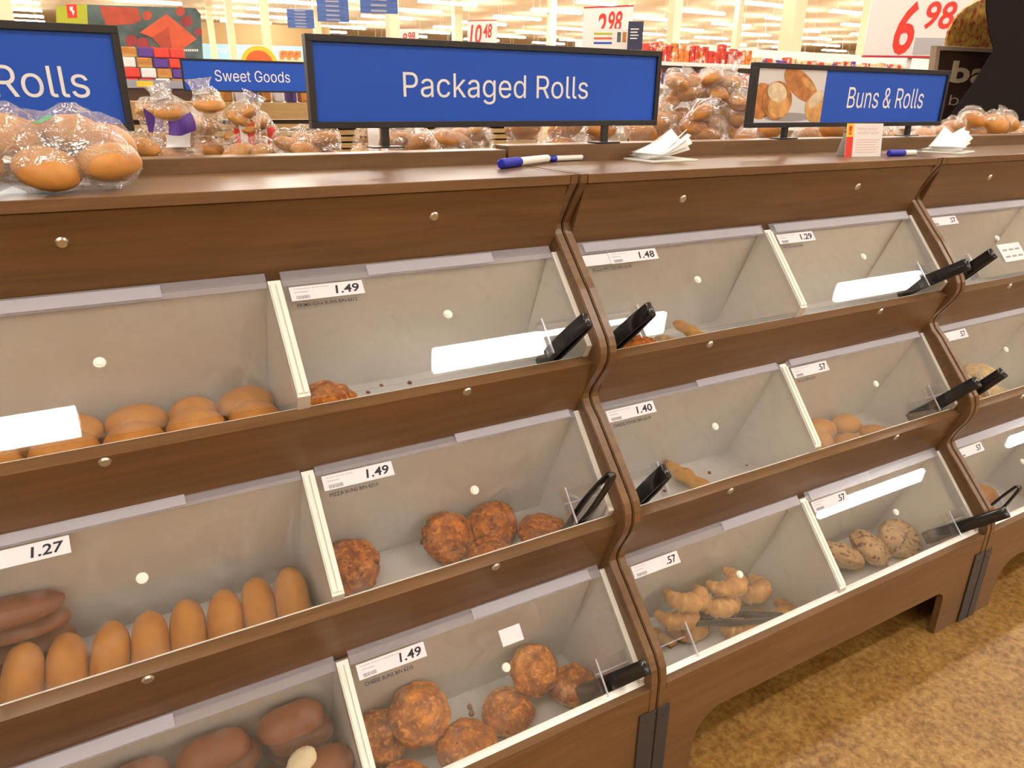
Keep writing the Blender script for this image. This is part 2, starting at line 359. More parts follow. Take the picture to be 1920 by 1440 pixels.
def sans_obj(name, s, fn, x0, x1, z0, z1, mat, parent, ext=0.0006):
    vs, fs = sans(s); H = max(v.y for v in sans('H')[0]); ax = min(v.x for v in vs); bx = max(v.x for v in vs)
    # words are split at the gaps of the spaces, one mesh per word
    iv = sorted((min(vs[i].x for i in f), max(vs[i].x for i in f)) for f in fs); cuts = []; hi = iv[0][1]
    for p, q in iv:
        if p-hi > 0.16: cuts.append((p+hi)/2)
        hi = max(hi, q)
    out = []
    for k in range(len(cuts)+1):
        lo_, hi_ = (cuts[k-1] if k else -1e9), (cuts[k] if k < len(cuts) else 1e9); bm = bmesh.new(); nv = {}
        for f in fs:
            if not lo_ < vs[f[0]].x < hi_: continue
            for i in f:
                if i not in nv: v = vs[i]; nv[i] = bm.verts.new(fn(x0+(v.x-ax)/(bx-ax)*(x1-x0), z0+v.y/H*(z1-z0), ext))
            try: bm.faces.new([nv[i] for i in f])
            except ValueError: pass
        out.append(mesh_obj(name, bm, mat, parent))
    return out
def text_obj(name, s, fn, x0, x1, z0, z1, mat, parent, **kw):
    bm = bmesh.new(); text_bm(bm, s, fn, x0, x1, z0, z1, 0, **kw); return mesh_obj(name, bm, mat, parent)
def copy_tree(o, parent=None):
    c = o.copy(); COL.objects.link(c); c.parent = parent
    for ch in o.children: copy_tree(ch, c)
    return c

# ------------------------------------------------------------------ setting: floor, ceiling, far walls
def struct(o): o['kind'] = 'structure'; return o
struct(boxm('floor', (-14, 62, -14, 62, -0.06, 0.0), M['floor']))
CEIL = 5.6
struct(boxm('ceiling', (-14, 62, -14, 62, CEIL, CEIL+0.1), M['ceil']))
struct(boxm('wall_back', (-14, 62, 60, 60.2, 0, CEIL), M['wallc']))
struct(boxm('wall_left', (-14.2, -14, -14, 60, 0, CEIL), M['wallc']))
struct(boxm('wall_front', (-14, 60, -14.2, -14, 0, CEIL), M['wallc']))
struct(boxm('wall_right', (60, 60.2, -14, 60, 0, CEIL), M['wallc']))

# ------------------------------------------------------------------ strip lights: 8 ft fixtures, 16 ft pitch
LZ, LL, LPX, LPY = 4.65, 2.37, 4.83, 3.2
def make_light():
    r = empty('strip_light', (0, 0, LZ), 'long white fluorescent strip light hanging under the tan ceiling', 'ceiling light', 'fluorescent strip lights under the ceiling')
    bm = bmesh.new(); prism(bm, [(-0.05, 0.0), (0.05, 0.0), (0.035, 0.045), (-0.035, 0.045)], lambda a, b, d: (d, a, b+0.0705), -LL/2, LL/2)
    bmesh.ops.recalc_face_normals(bm, faces=bm.faces); mesh_obj('housing', bm, M['housing'], r)
    bm = bmesh.new(); prism(bm, [(-0.09, 0.07), (-0.105, 0.05), (-0.105, 0.012), (-0.095, 0.0), (0.095, 0.0), (0.105, 0.012), (0.105, 0.05), (0.09, 0.07)], lambda a, b, d: (d, a, b), -LL/2+0.01, LL/2-0.01)
    bmesh.ops.recalc_face_normals(bm, faces=bm.faces); mesh_obj('lens', bm, M['light'], r)
    for x in (-0.8, 0.8):
        bm = bmesh.new(); tube(bm, [(x, 0, 0.115), (x, 0, CEIL-LZ)], [0.006, 0.006], seg=6); mesh_obj('hanger', bm, M['housing'], r)
    return r
proto = None
for j in range(-3, 17):
    for i in range(-4, 13):
        x = 2.495 + i*LPX; y = -2.08 + j*LPY
        if j == -1:
            x += 1.3; y += 0.2
            if x < 6: continue          # no fixtures over this stretch of the aisle
        if y > 52 or x > 55 or x < -11 or y < -12: continue
        if j == -2: y = -7.15
        if j == -3: y = -10.3
        az = math.degrees(math.atan2(x-CAM.x, y-CAM.y)); dist = math.hypot(x-CAM.x, y-CAM.y)
        if dist > 15 and not (-14 < az < 74): continue
        if proto is None: proto = make_light(); o = proto
        else: o = copy_tree(proto)
        o.location = (x, y, LZ)
        seen = False        # does any part of the lens fall inside the frame?
        for k in range(-6, 7):
            q = Vector((x+LL/2*k/6, y, LZ)) - CAM; f_ = q.dot(AF)
            if f_ > 0.05 and abs(q.dot(AR)/f_*FPX) < 975 and abs(q.dot(AU)/f_*FPX) < 735: seen = True
        # lamps of the same store ceiling outside the picture (some are mirrored in the lids) are named so
        o.name = 'strip_light' if seen else 'strip_light_offscreen'
        for ch in o.children:
            if ch.data.materials[0] == M['light']: ch.name = 'lens' if seen else 'lens_offscreen'

# ------------------------------------------------------------------ the bakery display cases
U = 1.22
# rows: back board line (top y,z -> floor y,z), lid top, lid bottom
BACK = [((0.010, 1.281), (0.166, 0.873)), ((-0.110, 0.938), (0.063, 0.514)), ((-0.226, 0.618), (-0.058, 0.154))]
LID = [((0.050, 1.140), (-0.103, 0.966)), ((-0.058, 0.815), (-0.210, 0.635)), ((-0.184, 0.485), (-0.350, 0.303))]
FLZ = [0.873, 0.514, 0.154]
PROFILE = [(0.0, 1.302), (0.002, 1.285), (0.021, 1.258), (0.046, 1.219), (0.058, 1.197), (0.056, 1.185), (0.049, 1.176), (-0.026, 1.097), (-0.046, 1.078), (-0.107, 1.008), (-0.120, 0.992), (-0.128, 0.976), (-0.131, 0.962), (-0.129, 0.946), (-0.119, 0.924),
           (-0.084, 0.873), (-0.076, 0.856), (-0.076, 0.845), (-0.086, 0.830), (-0.108, 0.812), (-0.216, 0.696), (-0.238, 0.671), (-0.246, 0.650), (-0.2475, 0.624), (-0.239, 0.596), (-0.214, 0.548), (-0.206, 0.525), (-0.206, 0.512), (-0.215, 0.499),
           (-0.247, 0.469), (-0.350, 0.365), (-0.366, 0.338), (-0.372, 0.309), (-0.372, 0.0), (0.30, 0.0), (0.30, 1.302)]
def lidvec(r):
    T = Vector((0, *LID[r][0])); B = Vector((0, *LID[r][1])); d = (B-T); L = d.length; d.normalize()
    n = Vector((0, d.z, -d.y)); n = n if n.z > 0 else -n
    return T, d, n, L
def lidfn(r, off=0.0):
    T, d, n, L = lidvec(r)
    return lambda x, s, h: tuple(T + Vector((x, 0, 0)) + d*s + n*(h+off))

def build_case(x0, label, bins, railz, has=('l', 'r')):
    """bins[(row, side)] = dict(price, text, tagfrac)"""
    root = empty('bakery_display_case', (x0, 0, 0), label, 'display case', 'bakery display cases in a row')
    P = root
    for (a, b) in ((0.002, 0.022), (U-0.022, U-0.002)):
        bm = bmesh.new(); prism(bm, PROFILE, lambda y, z, d: (d, y, z), a, b, 0); bmesh.ops.recalc_face_normals(bm, faces=bm.faces)
        for f in bm.faces:
            if abs(f.normal.x) < 0.5: f.material_index = 1
        es = [e for e in bm.edges if len(e.link_faces) == 2 and abs(e.link_faces[0].normal.x - e.link_faces[1].normal.x) > 0.8]
        bmesh.ops.bevel(bm, geom=es, offset=0.002, segments=2, affect='EDGES')
        mesh_obj('side_panel', bm, [M['wood'], M['wood_edge']], P)
    XL, XR = 0.022, U-0.022
    boxm('counter_top', (XL, XR, 0.0, 0.30, 1.283, 1.302), M['wood_top'], P, bev=0.0015)
    boxm('back_rail', (0.003, U-0.003, 0.30, 0.365, 1.24, railz), M['rail'], P, bev=0.002)
    boxm('back_panel', (XL, XR, 0.284, 0.30, 0.02, 1.283), M['wood'], P)
    for r in range(3):
        (ty, tz), (by, bz) = BACK[r]; d = Vector((0, by-ty, bz-tz)); L = d.length; d.normalize(); n = Vector((0, -d.z, d.y)); n = n if n.y > 0 else -n
        Lt = Vector((0, *LID[r][0])); s_l = (Lt - Vector((0, ty, tz))).dot(d) + 0.012
        fn = lambda s, h: (Vector((0, ty, tz)) + d*s + n*h)
        def board(nm, s0, s1, h0, h1, m):
            pts = [fn(s0, h0), fn(s1, h0), fn(s1, h1), fn(s0, h1)]
            return prismx(nm, [(p.y, p.z) for p in pts], XL, XR, m, P)
        fa = board('fascia', 0, s_l, 0, 0.017 if r == 0 else 0.025, M['wood'])
        fa.data.materials.append(M['lip'])
        for pl in fa.data.polygons:
            if pl.normal.dot(-d) > 0.9: pl.material_index = 1
        board('bin_back', s_l+0.0005, L, 0, 0.016, M['liner'])
        # bin floor between this back wall and the next board
        if r < 2:
            (ny, nz), (my, mz) = BACK[r+1]; t = (nz-FLZ[r])/(nz-mz); fy = ny+(my-ny)*t + 0.024
        else: fy = -0.352
        boxm('bin_floor', (XL, XR, fy, by+0.004, FLZ[r]-0.012, FLZ[r]), M['white'], P)
        # white front liner with a bright top edge
        if r < 2:
            d2 = Vector((0, my-ny, mz-nz)).normalized(); n2 = Vector((0, -d2.z, d2.y)); n2 = n2 if n2.y > 0 else -n2
            q = [Vector((0, ny, nz))+n2*0.0255+d2*0.004, Vector((0, ny, nz))+n2*0.0255+d2*((nz-FLZ[r])/(-d2.z)), ]
            pts = [(q[0].y, q[0].z), (q[1].y, q[1].z), (q[1].y+0.004, q[1].z), (q[0].y+0.004, q[0].z+0.002)]
        else:
            pts = [(-0.353, 0.296), (-0.353, FLZ[2]), (-0.341, FLZ[2]), (-0.341, 0.303)]
        prismx('bin_front', pts, XL, XR, M['white_edge'], P)
        # divider and side liners
        T, ld, ln, LLn = lidvec(r); tp = T + ln*0.005 + ld*0.004; bp_ = T + ld*(LLn-0.006) + ln*0.005
        poly = [(tp.y, tp.z), (bp_.y, bp_.z), (fy+0.006 if r < 2 else -0.340, FLZ[r]), (by, FLZ[r]), (Lt.y+0.006, Lt.z-0.006)]
        for (a, b, nm) in ((0.599, 0.621, 'divider'), (XL, XL+0.012, 'side_liner'), (XR-0.012, XR, 'side_liner')):
            bm = bmesh.new(); prism(bm, poly, lambda y, z, dd: (dd, y, z), a, b); bmesh.ops.recalc_face_normals(bm, faces=bm.faces)
            for f in bm.faces:
                if f.normal.dot(ln) > 0.9: f.material_index = 1
            dv = mesh_obj(nm, bm, [M['liner'], M['white_edge']], P)
            if nm == 'divider':
                bm = bmesh.new(); f2 = lidfn(r, 0.006)
                for k, (p0, p1) in enumerate(((0.601, 0.609), (0.6115, 0.6195))):
                    prism(bm, [(p0, 0.012), (p1, 0.012), (p1, LLn-0.012), (p0, LLn-0.012)], f2, -0.001, 0.003)
                bmesh.ops.recalc_face_normals(bm, faces=bm.faces); mesh_obj('edge_strip', bm, M['white_edge'], dv)
        # screws on the fascia
        for sx in (0.305, 0.912):
            bm = bmesh.new(); c = fn(0.05 if r == 0 else 0.012, 0)
            cyl(bm, (sx, c.y, c.z), -n, 0.0095, 0.003, 16, 0, 0.007); mesh_obj('screw', bm, M['metal'], P, smooth=False)
        # lids
        for side in has:
            a, b = ((0.036, 0.597) if side == 'l' else (0.623, U-0.036))
            cw, ch = 0.088, 0.074
            f = lidfn(r)
            if side == 'r': pts = [(a, 0), (b, 0), (b, LLn-ch), (b-cw, LLn-ch), (b-cw, LLn), (a, LLn)]
            else: pts = [(a, 0), (b, 0), (b, LLn), (a+cw, LLn), (a+cw, LLn-ch), (a, LLn-ch)]
            bm = bmesh.new(); prism(bm, pts, f, -0.0015, 0.0025); bmesh.ops.recalc_face_normals(bm, faces=bm.faces)
            lid = mesh_obj('lid', bm, M['lid'], P)
            spec = bins.get((r, side), {})
            # hinge
            bm = bmesh.new(); prism(bm, [(a, -0.012), (b, -0.012), (b, 0.017), (a, 0.017)], f, 0.003, 0.0055); bmesh.ops.recalc_face_normals(bm, faces=bm.faces)
            mesh_obj('hinge_strip', bm, M['hinge'], lid)
            h0, h1 = spec.get('hinge', (0.05, 0.62))
            bm = bmesh.new(); prism(bm, [(a+(b-a)*h0, -0.007), (a+(b-a)*h1, -0.007), (a+(b-a)*h1, 0.0145), (a+(b-a)*h0, 0.0145)], f, 0.006, 0.009); bmesh.ops.recalc_face_normals(bm, faces=bm.faces)
            mesh_obj('hinge_clip', bm, M['hinge2'], lid)
            bm = bmesh.new(); T_, d_, n_, _ = lidvec(r); kx = 0.323 if side == 'l' else 0.911
            c = Vector(f(kx, LLn*0.485, 0.0025)); cyl(bm, c, n_, 0.0095, 0.003, 18, 0, 0.0085); cyl(bm, c+n_*0.003, n_, 0.006, 0.002, 14)
            mesh_obj('lid_knob', bm, M['white_edge'], lid)
            # tong pocket of clear acrylic in the cut corner
            px0, px1 = ((b-cw+0.002, b+0.004) if side == 'r' else (a-0.004, a+cw-0.002))
            bm = bmesh.new()
            prism(bm, [(px0, LLn-ch+0.0005), (px1, LLn-ch+0.0005), (px1, LLn-ch+0.026), (px0, LLn-ch+0.026)], f, -0.012, -0.0095)
            ix = px0 if side == 'r' else px1-0.0025
            prism(bm, [(ix, LLn-ch-0.004), (ix+0.0025, LLn-ch-0.004), (ix+0.0025, LLn-0.002), (ix, LLn-0.002)], f, -0.012, 0.012)
            bmesh.ops.recalc_face_normals(bm, faces=bm.faces); mesh_obj('tong_pocket', bm, M['acr'], lid)
            bm = bmesh.new()
            prism(bm, [(px0, LLn-ch+0.0255), (px1, LLn-ch+0.0255), (px1, LLn-ch+0.028), (px0, LLn-ch+0.028)], f, -0.0125, -0.009)
            prism(bm, [(ix-0.0005, LLn-ch-0.004), (ix+0.003, LLn-ch-0.004), (ix+0.003, LLn-0.002), (ix-0.0005, LLn-0.002)], f, 0.0122, 0.0145)
            bmesh.ops.recalc_face_normals(bm, faces=bm.faces); mesh_obj('pocket_rim', bm, M['hinge2'], lid)
            # price tag
            if spec.get('price'):
                t0 = a+0.008 if side == 'l' else a+0.009; t0 += spec.get('shift', 0)
                tw = 0.133; g = lambda x, z, h: f(x, 0.0475-z, 0.003+h)
                bm = bmesh.new(); prism(bm, [(t0, 0.0), (t0+tw, 0.0), (t0+tw, 0.0275), (t0, 0.0275)], g, 0, 0.0012)
                bmesh.ops.recalc_face_normals(bm, faces=bm.faces)
                pr = spec['price']; wch = {4: 0.045, 3: 0.030}[len(pr)]
                text_bm(bm, pr, g, t0+tw-0.008-wch, t0+tw-0.008, 0.006, 0.0225, 1, ext=0.0016, shear=0.12, bold=0.02)
                random.seed(len(pr)+r*7)
                if spec.get('name'):
                    text_bm(bm, spec['name'], g, t0+0.008, t0+0.008+0.0031*len(spec['name']), 0.0215, 0.0238, 2, ext=0.0016)
                for k in range(6):
                    xx = t0+0.008+k*0.004; prism(bm, [(xx, 0.0155), (xx+0.003, 0.0155), (xx+0.003, 0.0165), (xx, 0.0165)], g, 0.0013, 0.0017, 2)
                xx = t0+0.009
                for k in range(11):
                    wv = random.choice((0.0009, 0.0014, 0.002)); prism(bm, [(xx, 0.0025), (xx+wv, 0.0025), (xx+wv, 0.009), (xx, 0.009)], g, 0.0013, 0.0017, 2); xx += wv+random.choice((0.0008, 0.0012))
                mesh_obj('price_tag', bm, [M['paper'], M['ink'], M['greyink']], lid)
            if spec.get('text'):
                t0 = a+0.016; g = lambda x, z, h: f(x, 0.060-z, 0.003+h)
                text_obj('bin_lettering', spec['text'], g, t0, t0+0.0047*len(spec['text']), 0, 0.0070, M['ink'], lid, bold=0.008)
            if spec.get('card'):
                x1, s1, x2, s2 = spec['card']; bm = bmesh.new(); g = lambda x, z, h: f(x, z, 0.003+h)
                prism(bm, [(x1, s1), (x2, s1), (x2, s2), (x1, s2)], g, 0, 0.001, 0)
                if spec.get('cardtext'):
                    for q in range(2):
                        zz = s1+(s2-s1)*(0.3+0.38*q)
                        for k in range(3):
                            xx = x1+(x2-x1)*(0.12+0.28*k); prism(bm, [(xx, zz), (xx+(x2-x1)*0.2, zz), (xx+(x2-x1)*0.2, zz+0.006), (xx, zz+0.006)], g, 0.001, 0.0014, 1)
                bmesh.ops.recalc_face_normals(bm, faces=bm.faces); mesh_obj('notice_card', bm, [M['paper'], M['greyink']], lid)
    # kick board with the arched cut-out
    arch = [(XL, 0.0), (0.122, 0.0), (0.124, 0.07)]
    for k in range(1, 9):
        t = math.pi/2*k/8; arch.append((0.124+0.085*(1-math.cos(t)), 0.07+0.083*math.sin(t)))
    for k in range(0, 7):
        t = math.pi/2*k/6; arch.append((1.062-0.035+0.035*math.sin(t), 0.153-0.035*(1-math.cos(t))))
    arch += [(1.064, 0.0), (XR, 0.0), (XR, 0.281), (XL, 0.281)]
    bm = bmesh.new(); prism(bm, arch, lambda x, z, d: (x, d, z), -0.370, -0.352); bmesh.ops.recalc_face_normals(bm, faces=bm.faces)
    mesh_obj('kick_board', bm, M['wood'], P)
    boxm('kick_top', (XL, XR, -0.3715, -0.3532, 0.2815, 0.296), M['wood_edge'], P, bev=0.001)
    boxm('base_panel', (XL, XR, -0.22, -0.205, 0.0, 0.14), M['wood'], P)
    for (a, b) in ((0.0025, 0.036), (U-0.046, U-0.0025)):
        pl = boxm('corner_plate', (a, b, -0.3745, -0.3722, 0.0, 0.236), M['plate'], P, bev=0.0006)
        bm = bmesh.new(); cyl(bm, ((a+b)/2, -0.3744, 0.21), (0, -1, 0), 0.004, 0.0012, 10); mesh_obj('plate_screw', bm, M['plate'], pl)
    return root

A0, B0, C0 = -U, 0.0, U
build_case(A0, 'brown laminate bakery case holding pizza buns, cheese buns and long golden rolls', {
    (0, 'r'): dict(price='1.49', name='PRIMAVERA BUNS, BULK', text='PRIMAVERA BUNS BIN 6212', hinge=(0.28, 0.75)),
    (1, 'r'): dict(price='1.49', name='PIZZA BUNS, BULK', text='PIZZA BUNS BIN 6211', hinge=(0.5, 0.98)),
    (2, 'r'): dict(price='1.49', name='KAISER ROLLS CHEESE BULK', text='CHEESE BUNS BIN 6215', card=(0.918, 0.050, 0.966, 0.082), hinge=(0.45, 0.95)),
    (1, 'l'): dict(price='1.27', shift=0.058, hinge=(0.02, 0.66)), (0, 'l'): dict(hinge=(0.02, 0.70)), (2, 'l'): dict(hinge=(0.02, 0.52))}, 1.331)
build_case(B0, 'brown laminate bakery case holding croissants, seeded rolls and cheese sticks', {
    (0, 'l'): dict(price='1.48', name='PIZZA PRETZEL', text='PIZZA PRETZEL BIN 6218', card=(0.037, 0.0205, 0.105, 0.0465), shift=0.062, hinge=(0.02, 0.98)),
    (0, 'r'): dict(price='1.29', name='ARTISAN ROLLS, BULK', text='PRETZEL BUN BIN', hinge=(0.02, 0.98)),
    (1, 'l'): dict(price='1.40', name='CHEESE STICKS, BULK', text='CHEESE STICKS BIN 6219', hinge=(0.5, 0.98)),
    (1, 'r'): dict(price='.57', name='CRUSTY ROLLS, BULK', text='ROLLS BIN 6220', hinge=(0.02, 0.98)),
    (2, 'l'): dict(price='.57', name='CROISSANTS', hinge=(0.52, 0.99)),
    (2, 'r'): dict(price='.57', name='SEEDED ROLLS', hinge=(0.02, 0.45))}, 1.340)
build_case(C0, 'brown laminate bakery case with crumbly rolls behind a notice card on the lid', {
    (0, 'l'): dict(price='.57', name='ROLLS', hinge=(0.02, 0.98), card=(0.30, 0.135, 0.42, 0.195), cardtext=True),
    (1, 'l'): dict(price='.57', name='ROLLS', hinge=(0.02, 0.98)), (2, 'l'): dict(price='.57', name='ROLLS', hinge=(0.02, 0.98))}, 1.338, has=('l', 'r'))

# ------------------------------------------------------------------ blue header signs on the rails
SY = 0.32
def sign(xc, yc, z0, z1, wdt, label, texts, rz=0.0, posts=(-0.29, 0.29), zbase=1.335, photo=None, name='header_sign', fr=0.013):
    r = empty(name, (xc, yc, zbase), label, 'sign', 'blue bakery header signs', rz=rz)
    h = wdt/2; a, b = z0-zbase, z1-zbase
    bm = bmesh.new()
    for bb in ((-h, h, -0.012, 0.012, b-fr, b), (-h, h, -0.012, 0.012, a, a+fr), (-h, -h+fr, -0.012, 0.012, a+fr, b-fr), (h-fr, h, -0.012, 0.012, a+fr, b-fr)): box(bm, *bb, bev=0.001)
    mesh_obj('frame', bm, M['blackframe'], r)
    boxm('panel', (-h+fr-0.001, h-fr+0.001, -0.006, 0.006, a+fr-0.001, b-fr+0.001), M['blue'], r)
    for (s, x0, x1, q0, q1) in texts:
        sans_obj('lettering', s, lambda x, z, d: (x, -0.006-d, z), x0, x1, q0-zbase, q1-zbase, M['signwhite'], r)
    for px in posts:
        boxm('post', (px-0.008, px+0.008, -0.006, 0.006, 0.0, a+0.002), M['blackframe'], r)
        boxm('base_plate', (px-0.036, px+0.036, -0.022, 0.022, 0.0, 0.003), M['blackframe'], r, bev=0.0008)
    return r
sign(0.0, SY, 1.381, 1.5565, 0.897, 'blue sign reading Packaged Rolls in a black frame on two posts', [('Packaged Rolls', -0.246, 0.230, 1.4435, 1.492)], zbase=1.3405)
sign(-U, SY, 1.380, 1.5535, 0.893, 'blue sign in a black frame reading Rolls above the bagged golden buns', [('Rolls', 0.246, 0.386, 1.4365, 1.486)], posts=(-0.29, 0.29), zbase=1.3315)
bs = sign(1.229, SY, 1.372, 1.5415, 0.892, 'blue sign reading Buns & Rolls with a photo of four rolls at one end', [('Buns & Rolls', -0.042, 0.332, 1.426, 1.4845)], zbase=1.3405)
# printed photo of rolls on the Buns & Rolls sign (flat print)
def photo_mat():
    return [plain('photo_white', (0.66, 0.66, 0.68), 0.5), plain('photo_crust', (0.48, 0.19, 0.05), 0.5, var=0.35, bscale=40), plain('photo_flour', (0.70, 0.58, 0.40), 0.5, var=0.2, bscale=60), plain('photo_light_crust', (0.62, 0.33, 0.11), 0.5, var=0.25, bscale=40), plain('photo_shadow', (0.34, 0.31, 0.32), 0.5)]
bm = bmesh.new(); zb = 1.3405
px0, px1, pz0, pz1 = -0.433, -0.152, 1.3855-zb, 1.5275-zb
def flat(bm, pts, mi, lay):
    y = -0.0062-0.0003*lay
    f = bm.faces.new([bm.verts.new((x, y, z)) for x, z in pts]); f.material_index = mi
flat(bm, [(px0, pz0), (px1, pz0), (px1, pz1), (px0, pz1)], 0, 0)
def ell(cx, cz, rx, rz_, rot=0, n=28):
    pts = []
    for k in range(n):
        t = 2*math.pi*k/n; x, z = rx*math.cos(t), rz_*math.sin(t)
        X = cx+(x*math.cos(rot)-z*math.sin(rot))*1.0; Z = cz+(x*math.sin(rot)+z*math.cos(rot))
        pts.append((min(max(X, px0), px1), min(max(Z, pz0), pz1)))
    return pts
# note: the sign is seen obliquely, its photo is wider than tall
for (cx, cz, rx, rz_, rot, mi, lay) in ((-0.408, 1.442, 0.048, 0.048, 0, 1, 1), (-0.29, 1.400, 0.10, 0.012, 0, 4, 1), (-0.255, 1.486, 0.082, 0.033, -0.45, 1, 2), (-0.175, 1.427, 0.050, 0.043, 0, 3, 3), (-0.185, 1.450, 0.035, 0.018, 0.6, 2, 4),
                                        (-0.345, 1.4445, 0.060, 0.051, -0.2, 1, 5), (-0.335, 1.428, 0.045, 0.030, 0, 3, 6), (-0.350, 1.466, 0.040, 0.025, -0.25, 2, 7), (-0.225, 1.490, 0.035, 0.010, -0.45, 3, 3)):
    flat(bm, ell(cx, cz-zb, rx, rz_, rot), mi, lay)
mesh_obj('roll_photo', bm, photo_mat(), bs)

# ------------------------------------------------------------------ bread meshes
_bm = {}
def blob_mesh(kind, seed, rx, ry, h):
    """bun with its base at z = 0"""
    bm = bmesh.new(); nu, nv = (48, 28) if kind in ('lumpy', 'swirl', 'rough') else (32, 18); rows = []
    for j in range(nv+1):
        ph = -math.pi/2 + math.pi*j/nv; row = []
        for i in range(nu):
            th = 2*math.pi*i/nu
            x, y, z = math.cos(ph)*math.cos(th), math.cos(ph)*math.sin(th), math.sin(ph)
            r2 = math.hypot(x, y)
            if kind == 'finger':
                q_ = max(rx, ry); pw = 0.62
                if ry > rx: y = math.copysign(abs(y)**pw, y); x *= 1-0.12*abs(y)**6
                else: x = math.copysign(abs(x)**pw, x); y *= 1-0.12*abs(x)**6
            if z < 0: z = -abs(z)**1.0*0.75
            k = 1.0
            p = Vector((x, y, z))*1.5 + Vector((seed*3.1, seed*1.7, 0))
            amp = {'smooth': 0.03, 'finger': 0.035, 'lumpy': 0.14, 'swirl': 0.10, 'rough': 0.10}[kind]
            k += amp*noise.noise(p*1.4) + (amp*0.5*noise.noise(p*4) if kind not in ('smooth', 'finger') else 0)
            if kind == 'rough': k += 0.07*noise.noise(p*8)
            zz = z
            if kind in ('swirl', 'lumpy') and z > 0.0:
                sp = math.sin(2*math.pi*r2*1.6 - th + seed); zz += (0.10 if kind == 'swirl' else 0.05)*sp*min(1, z*2)
                zz += 0.10*math.exp(-((x-0.1)**2+(y+0.05)**2)/0.06)
            row.append((x*rx*k, y*ry*k, (zz*k+0.72)/1.72*h))
        rows.append(row)
    V = [[bm.verts.new(c) for c in row] if 0 < j < nv else [bm.verts.new(row[0])] for j, row in enumerate(rows)]
    for j in range(nv):
        for i in range(nu):
            i2 = (i+1) % nu
            if j == 0: bm.faces.new((V[0][0], V[1][i2], V[1][i]))
            elif j == nv-1: bm.faces.new((V[j][i], V[j][i2], V[nv][0]))
            else: bm.faces.new((V[j][i], V[j][i2], V[j+1][i2], V[j+1][i]))
    zmin = min(v.co.z for v in bm.verts)
    for v in bm.verts: v.co.z = max(v.co.z - zmin, 0.0) if v.co.z - zmin > 0.003 else 0.0
    return bm
def bun_data(kind, var, rx, ry, h, mat):
    k = (kind, var, round(rx, 3), round(ry, 3), round(h, 3), mat)
    if k not in _bm:
        bm = blob_mesh(kind, var, rx, ry, h); me = bpy.data.meshes.new('bun'); bm.to_mesh(me); bm.free(); me.materials.append(M[mat])
        for p in me.polygons: p.use_smooth = True
        _bm[k] = me
    return _bm[k]
def bun(name, kind, mat, rx, ry, h, loc, rz=0.0, tilt=(0, 0), label=None, cat='bun', group=None, parent=None, var=0):
    o = bpy.data.objects.new(name, bun_data(kind, var, rx, ry, h, mat)); link(o, parent); o.location = loc; o.rotation_euler = (tilt[0], tilt[1], rz)
    if label: tag(o, label, cat, group)
    return o
def place(name, kind, mat, rx, ry, h, u, v, r, rz=0.0, dz=0.0, **kw):
    """on the bin floor (raised dz on the heap), or leaning on the sloping back wall where the view ray meets it first"""
    (ty, tz), (by, bz) = BACK[r]; d = Vector((0, by-ty, bz-tz)).normalized(); n = Vector((0, d.z, -d.y))   # n points into the bin
    if n.y > 0: n = -n
    c = onz(u, v, FLZ[r]+dz+h*0.5); R = max(rx, ry)*0.8
    lt, ld_, ln_, _l = lidvec(r); k_ = 0
    while (c-Vector((c.x, lt.y, lt.z))).dot(ln_) > -0.055 and k_ < 60: c = c+ray(u, v)*0.006; k_ += 1
    dz = max(0.0, c.z-h*0.5-FLZ[r]); gap = (c-Vector((c.x, by, bz))).dot(n)
    if gap < R:
        q = ray(u, v); w0 = Vector((0, by, bz))+n*(h*0.62); t = (w0-CAM).dot(n)/q.dot(n); c = CAM+q*t
        ang = {'pizza': 0.75, 'cheese': 0.8}.get(mat, 0.75); up = Vector((0, -math.sin(ang), math.cos(ang)))
        rot = Matrix.Rotation(ang, 4, 'X') @ Matrix.Rotation(rz, 4, 'Z')
        o = bun(name, kind, mat, rx, ry, h, c-up*h*0.5, **kw); o.rotation_euler = rot.to_euler(); return o
    return bun(name, kind, mat, rx, ry, h, (c.x, c.y, FLZ[r]+dz+0.0005), rz=rz, **kw)
def on_floor(u, v, r, h): p = onz(u, v, FLZ[r]+h*0.5); return Vector((p.x, p.y, FLZ[r]+0.0005))

# A, middle right bin: pizza buns
L = 'orange-brown pizza bun in the bin lettered PIZZA BUNS'
for k, (u, v, rr) in enumerate(((640, 1040, .060), (855, 972, .058), (945, 938, .056), (983, 997, .055), (893, 1034, .056))):
    place('pizza_bun', 'lumpy', 'pizza', rr, rr*0.95, 0.060, u, v, 1, rz=k*1.7, label=L, group='pizza buns in the middle bin', var=k % 3)
# A, bottom right bin: cheese buns
L = 'round cheese-topped bun in the bottom bin beside the dark rolls'
for k, (u, v, rr) in enumerate(((1003, 1226, .056), (1052, 1294, .056), (948, 1338, .058), (803, 1312, .064), (843, 1385, .066), (706, 1358, .060), (735, 1436, .062))):
    place('cheese_bun', 'swirl', 'cheese', rr, rr, 0.070, u, v, 2, rz=k*2.1, label=L, group='cheese buns in the bottom bin', var=k % 4)
# A, top right bin: one bun left
bun('pizza_bun', 'lumpy', 'cheese', 0.055, 0.052, 0.060, on_floor(614, 752, 0, 0.06), label='single orange cheese bun left in the nearly empty PRIMAVERA BUNS bin', rz=1.0, var=1)
